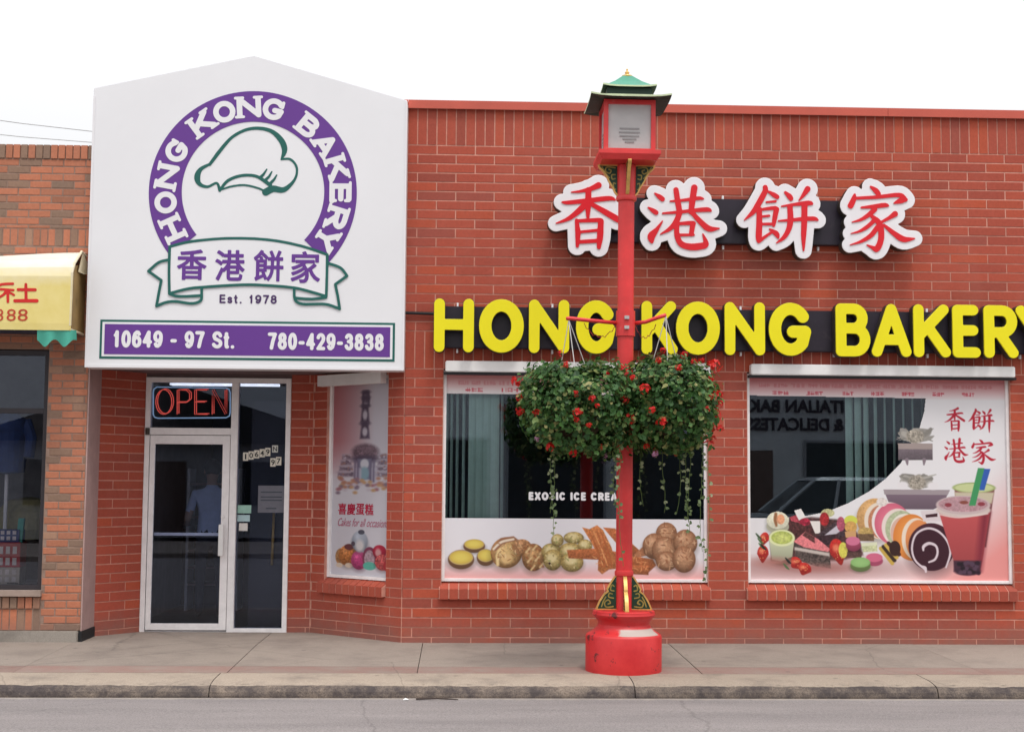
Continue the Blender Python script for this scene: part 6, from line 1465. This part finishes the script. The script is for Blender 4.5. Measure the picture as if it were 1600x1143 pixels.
# yellow awning with a torn end
aw = thing('awning_sign', 'yellow box awning with red characters and a torn end over the neighbouring window', 'awning')
AX0, AX1, AY = -8.5, -3.635, -0.5
def awn_mat():
    m, nt, b = base_mat('yellow_awning_vinyl'); p = pos(nt)
    n = noise(nt, 2.5, 5, 0.65, p); c_ = ramp(nt, n.outputs['Fac'], [(0.3, (0.70, 0.57, 0.17, 1)), (0.7, (0.80, 0.68, 0.28, 1))])
    sxy = N(nt, 'ShaderNodeSeparateXYZ'); nt.links.new(p, sxy.inputs[0])
    ma = N(nt, 'ShaderNodeMath', operation='MULTIPLY_ADD'); nt.links.new(n.outputs['Fac'], ma.inputs[0]); ma.inputs[1].default_value = 0.25; nt.links.new(sxy.outputs['Z'], ma.inputs[2])
    f = N(nt, 'ShaderNodeMapRange'); f.inputs[1].default_value = 3.48; f.inputs[2].default_value = 3.78; nt.links.new(ma.outputs[0], f.inputs[0])
    c2 = mixc(nt, f.outputs[0], c_.outputs[0], (0.78, 0.73, 0.62, 1)); nt.links.new(c2, b.inputs['Base Color']); b.inputs['Roughness'].default_value = 0.5; return m
M_AWN = awn_mat(); M_AWNS = plain('brown_awning_side', (0.30, 0.19, 0.07, 1), 0.7, var=0.3, scale=3)
prof = [(AY+0.005, 2.955), (AY, 3.02), (AY, 3.46), (AY+0.02, 3.54), (AY+0.10, 3.62), (-0.20, 3.70), (-0.02, 3.735)]
m = MB(); n = 24
for i in range(n):
    xa, xb = AX0+(AX1-AX0)*i/n, AX0+(AX1-AX0)*(i+1)/n
    def sag(x): return 0.035*math.sin((x+4.3)*2.2) if x > -5 else 0.0
    for (ya, za), (yb, zb_) in zip(prof[:-1], prof[1:]):
        ka, kb2 = max(0, (za-3.4)/0.34), max(0, (zb_-3.4)/0.34)
        m.quad((xa, ya, za+ka*sag(xa)), (xb, ya, za+ka*sag(xb)), (xb, yb, zb_+kb2*sag(xb)), (xa, yb, zb_+kb2*sag(xa)))
m.build('skin', M_AWN, aw, smooth=True)
m = MB(); m.prism([(AY+0.004, 2.96), (-0.02, 2.96), (-0.02, 3.60), (-0.08, 3.64), (AY+0.10, 3.58), (AY+0.02, 3.50)], 'x', AX1-0.012, AX1-0.004); m.build('end_panel', M_AWNS, aw)
m = MB(); m.quad((AX0, AY+0.02, 2.962), (AX1-0.02, AY+0.02, 2.962), (AX1-0.02, -0.02, 2.962), (AX0, -0.02, 2.962)); m.build('underside', M_DARK, aw)
m = MB(); m.tube([(AX1-0.01, AY+0.01, 3.0), (AX1-0.008, AY+0.01, 3.50), (AX1, AY+0.06, 3.60), (AX1+0.01, -0.25, 3.74), (AX1+0.01, -0.1, 3.72)], 0.012, 8); m.tube([(AX1-0.01, AY+0.01, 2.965), (AX1-0.01, -0.02, 2.965)], 0.012, 8); m.build('end_frame', plain('cream_tube', (0.7, 0.62, 0.45, 1), 0.5), aw)
m = MB()
pts = [(AX1+0.012, -0.36, 3.53), (AX1+0.014, -0.28, 3.66), (AX1+0.012, -0.22, 3.74), (AX1+0.02, -0.10, 3.66), (AX1+0.018, -0.06, 3.55), (AX1+0.02, -0.2, 3.53)]
m.quad(*pts); m.quad(*[(x+0.004, y, z) for x, y, z in reversed(pts)]); m.build('torn_flap', plain('cream_flap', (0.74, 0.64, 0.44, 1), 0.6), aw)
m = MB(); m.box(AX1-0.085, AX1-0.055, -0.36, -0.355, 3.55, 3.66); m.build('tear', M_AWNS, aw)
M_TEAL = plain('teal_valance', rgb(72, 162, 142), 0.7, var=0.15, scale=8)
m = MB(); xa, xb = float(at(57, 530, AY)[0]), AX1+0.05; n = 26
def vz(t): return 2.835+0.035*math.cos(t*4*math.pi+0.6)
for i in range(n):
    t0, t1 = i/n, (i+1)/n; x0_, x1_ = xa+(xb-xa)*t0, xa+(xb-xa)*t1; y0_, y1_ = AY+0.02+0.015*math.sin(t0*14), AY+0.02+0.015*math.sin(t1*14)
    m.quad((x0_, y0_, vz(t0)), (x1_, y1_, vz(t1)), (x1_, AY+0.012, 2.958), (x0_, AY+0.012, 2.958))
m.build('valance', M_TEAL, aw, smooth=True)
M_REDP = plain('red_awning_print', rgb(200, 34, 30), 0.6)
def a5(x, y): q = at(x/6.02, 370+y/6.02, AY-0.004); return float(q[0]), float(q[2])
def as5(*st): return [smooth_stroke([(*a5(x, y), r/6.02/167) for x, y, r in s]) for s in st]
she = as5([(-30, 470, 12), (20, 445, 12), (120, 440, 12)], [(-60, 500, 11), (0, 492, 12), (125, 500, 11)], [(60, 500, 13), (30, 545, 12), (-40, 580, 9)], [(72, 500, 14), (74, 610, 12)], [(85, 520, 10), (130, 545, 11)], [(170, 495, 14), (330, 497, 15)], [(242, 445, 13), (245, 590, 14)], [(140, 600, 16), (345, 600, 17)])
link('awning_character', loops_mesh('awning_character', stroke_loops(she, 0.004, 0, 0.02), 0.003, M_REDP), aw, (0, AY-0.001, 0))
for q in ((-45, 33), (60, 150), (165, 262)):
    a, b2 = a5(q[0], 790), a5(q[1], 678); text_fit('awning_digit', '8', a[0], b2[0], a[1], b2[1], AY-0.001, plain('rust_awning_print', rgb(186, 66, 40), 0.6), aw, 0.003, 0.0)

# ================================================================== OVERHEAD CABLES
M_CABLE = plain('grey_cable', (0.45, 0.45, 0.46, 1), 0.6)
for k, (ya, yb) in enumerate(((186, 206), (211, 223))):
    Yc = 14.0+2*k; p0, p1 = at(-80, ya-9, Yc), at(150, yb, Yc); p2 = p1+(p1-p0)*2.0; p2[2] += 0.5; pm = p0+(p0-p1)*2
    m = MB(); m.tube([tuple(pm+np.array([0, 0, 0.6])), tuple(p0), tuple((p0+p1)/2-np.array([0, 0, 0.02])), tuple(p1), tuple(p2)], 0.009, 6)
    cb = m.build('overhead_cable', M_CABLE); tag(cb, ['thin overhead cable, the upper of two crossing the sky', 'thin overhead cable, the lower one just above the neighbouring roof'][k], 'cable')

# ================================================================== ACROSS THE STREET (seen mirrored in the glass)
M_OPP = plain('grey_stucco', (0.42, 0.42, 0.44, 1), 0.9, var=0.1, scale=1.5); M_OPPD = plain('dark_shop_glass', (0.02, 0.025, 0.03, 1), 0.15, var=0.3, scale=2); M_OPPT = plain('dark_sign_letter', (0.03, 0.02, 0.03, 1), 0.6)
g = MB(); g.box(-60, 60, -22, -15.8, -0.2, -0.02); tag(g.build('opposite_sidewalk', M_CONC), kind='structure')
ob = thing('opposite_building', 'grey shop front across the street mirrored in the bakery windows', 'building', (0, -20, 0))
m = MB(); m.box(-2.2, 18, -8, 0, 0, 5.6); m.build('wall', M_OPP, ob)
for x in (-1.6, 1.2, 4.0, 8.4, 11.4, 14.4):
    m = MB(); m.box(x, x+2.3, 0.002, 0.03, 0.5, 2.6); w_o = m.build('window', M_OPPD, ob)
    m = MB(); frame_rect(m, x-0.05, x+2.35, 0.45, 2.65, 0.06, 0.031, 0.06); m.build('frame', plain('grey_frame', (0.2, 0.2, 0.22, 1), 0.5), w_o)
m = MB(); m.box(6.65, 7.6, 0.002, 0.04, 0.05, 2.4); m.build('door', plain('brown_door', (0.10, 0.06, 0.05, 1), 0.5), ob)
for txt, z, xw in (('ITALIAN BAKERY', 3.32, 3.0), ('& DELICATESSEN', 2.88, 2.85)):
    o = text_fit('sign_lettering', txt, 0, xw, 0, 0.31, 0, M_OPPT, ob, 0.04, 0.03); o.rotation_euler = (0, 0, math.pi); o.location = (9.35, 0.002, z)
oh = thing('gabled_house', 'low gabled house across the street mirrored in the entrance glass', 'house', (-8.5, -24, 0))
m = MB(); m.box(-4.5, 5.5, -7, 0, 0, 2.7); m.build('wall', M_OPP, oh)
m = MB(); m.prism([(-4.9, 2.6), (5.9, 2.6), (0.5, 4.3)], 'y', -7.2, 0.3); m.build('roof', plain('dark_shingle', (0.05, 0.048, 0.05, 1), 0.9), oh)
for x in (-3, 2.5):
    m = MB(); m.box(x, x+1.4, 0.002, 0.03, 0.9, 2.1); m.build('window', M_OPPD, oh)
m = MB(); m.box(0, 0.95, 0.002, 0.03, 0.05, 2.1); m.build('door', plain('brown_door', (0.10, 0.06, 0.05, 1), 0.5), oh)
# parked car on the far side
car = thing('parked_car', 'grey tall car parked across the street, mirrored in the poster window', 'car', (7.4, -14.9, ROAD_Z), 0)
M_CAR = plain('grey_car_paint', (0.30, 0.31, 0.33, 1), 0.2, var=0.05, spec=0.6); M_CHR = plain('car_chrome', (0.7, 0.7, 0.7, 1), 0.2, metal=0.9)
sec = [(-2.2, 0.40, 0.74, 0.84), (-2.1, 0.30, 1.02, 0.90), (-1.0, 0.27, 1.12, 0.93), (0.0, 0.27, 1.16, 0.93), (1.4, 0.27, 1.16, 0.93), (2.1, 0.32, 1.10, 0.90), (2.22, 0.44, 0.82, 0.85)]
m = MB(); ring = []
for x, z0, z1, hw in sec:
    ring.append([(x, -hw*0.94, z0), (x, hw*0.94, z0), (x, hw, (z0+z1)/2), (x, hw*0.95, z1), (x, -hw*0.95, z1), (x, -hw, (z0+z1)/2)])
n0 = 0; m.v = [p for r_ in ring for p in r_]
for i in range(len(ring)-1):
    for k in range(6): m.f.append((i*6+k, i*6+(k+1) % 6, i*6+6+(k+1) % 6, i*6+6+k)); m.mi.append(0)
m.f.append((5, 4, 3, 2, 1, 0)); m.mi.append(0); e = (len(ring)-1)*6; m.f.append(tuple(e+k for k in range(6))); m.mi.append(0)
m.build('body', M_CAR, car, smooth=True, angle=R(40))
m = MB(); m.hexa([(-1.05, -0.84, 1.14), (2.0, -0.84, 1.15), (2.0, 0.84, 1.15), (-1.05, 0.84, 1.14), (-0.25, -0.68, 1.80), (1.75, -0.68, 1.80), (1.75, 0.68, 1.80), (-0.25, 0.68, 1.80)]); m.build('cabin_glass', M_OPPD, car)
m = MB(); m.hexa([(-0.28, -0.70, 1.79), (1.78, -0.70, 1.79), (1.78, 0.70, 1.79), (-0.28, 0.70, 1.79), (-0.1, -0.6, 1.86), (1.65, -0.6, 1.86), (1.65, 0.6, 1.86), (-0.1, 0.6, 1.86)]); m.build('roof', M_CAR, car)
for s in (-1, 1):
    for (a, b2) in (((-1.05, 1.14), (-0.25, 1.80)), ((0.1, 1.15), (0.25, 1.80)), ((1.05, 1.15), (1.05, 1.80)), ((2.0, 1.15), (1.75, 1.80))):
        m = MB(); m.tube([(a[0], s*0.845, a[1]), (b2[0], s*0.685, b2[1])], 0.04, 6); m.build('pillar', M_CAR, car)
for x in (-1.4, 1.4):
    for s in (-1, 1):
        wl = thing('wheel', None, None, (x, s*0.83, 0.36)); wl.parent = car
        m = MB(); m.tube([(0, -0.11, 0), (0, 0.11, 0)], 0.36, 24); m.build('tyre', M_BLACK, wl)
        m = MB(); m.tube([(0, s*0.111, 0), (0, s*0.122, 0)], 0.22, 18); m.build('rim', M_CHR, wl)
for s in (-1, 1):
    m = MB(); m.box(-2.24, -2.12, s*0.64-0.13, s*0.64+0.13, 0.78, 0.93); m.build('headlight', M_CHR, car, bevel=0.02)
    m = MB(); m.box(2.12, 2.24, s*0.70-0.1, s*0.70+0.1, 0.84, 1.02); m.build('tail_light', plain('red_lens', (0.4, 0.02, 0.02, 1), 0.2), car, bevel=0.02)

# ================================================================== LITTER IN THE GUTTER
def gpt(px_, py_, z):
    d = _fw+_r*(px_-W/2)/FPX+_u*(H/2-py_)/FPX; return CAM+d*((z-CAM[2])/d[2])
q = gpt(634, 1092, ROAD_Z+0.01)
m = MB(); m.v = [(-.022, -.015, 0), (.022, -.018, .003), (.025, .015, 0), (-.015, .02, .006), (0, 0, .014), (.008, -.008, .01)]; m.f = [(0, 1, 4), (1, 2, 4), (2, 3, 4), (3, 0, 4)]; m.mi = [0]*4
o = m.build('paper_scrap', M_WHITE, None, (q[0], q[1], ROAD_Z+0.008)); tag(o, 'crumpled white paper scrap in the gutter by the kerb', 'litter')
q = gpt(650, 1092, ROAD_Z+0.01); q2 = gpt(716, 1093, ROAD_Z+0.01)
m = MB(); m.tube([(q[0], q[1], ROAD_Z+.014), ((q[0]+q2[0])/2, q[1]-.01, ROAD_Z+.02), (q2[0], q2[1], ROAD_Z+.014)], [.008, .007, .004], 6); o = m.build('twig', plain('dark_twig', (0.05, 0.035, 0.03, 1), 0.9)); tag(o, 'thin dark twig lying along the gutter', 'twig')
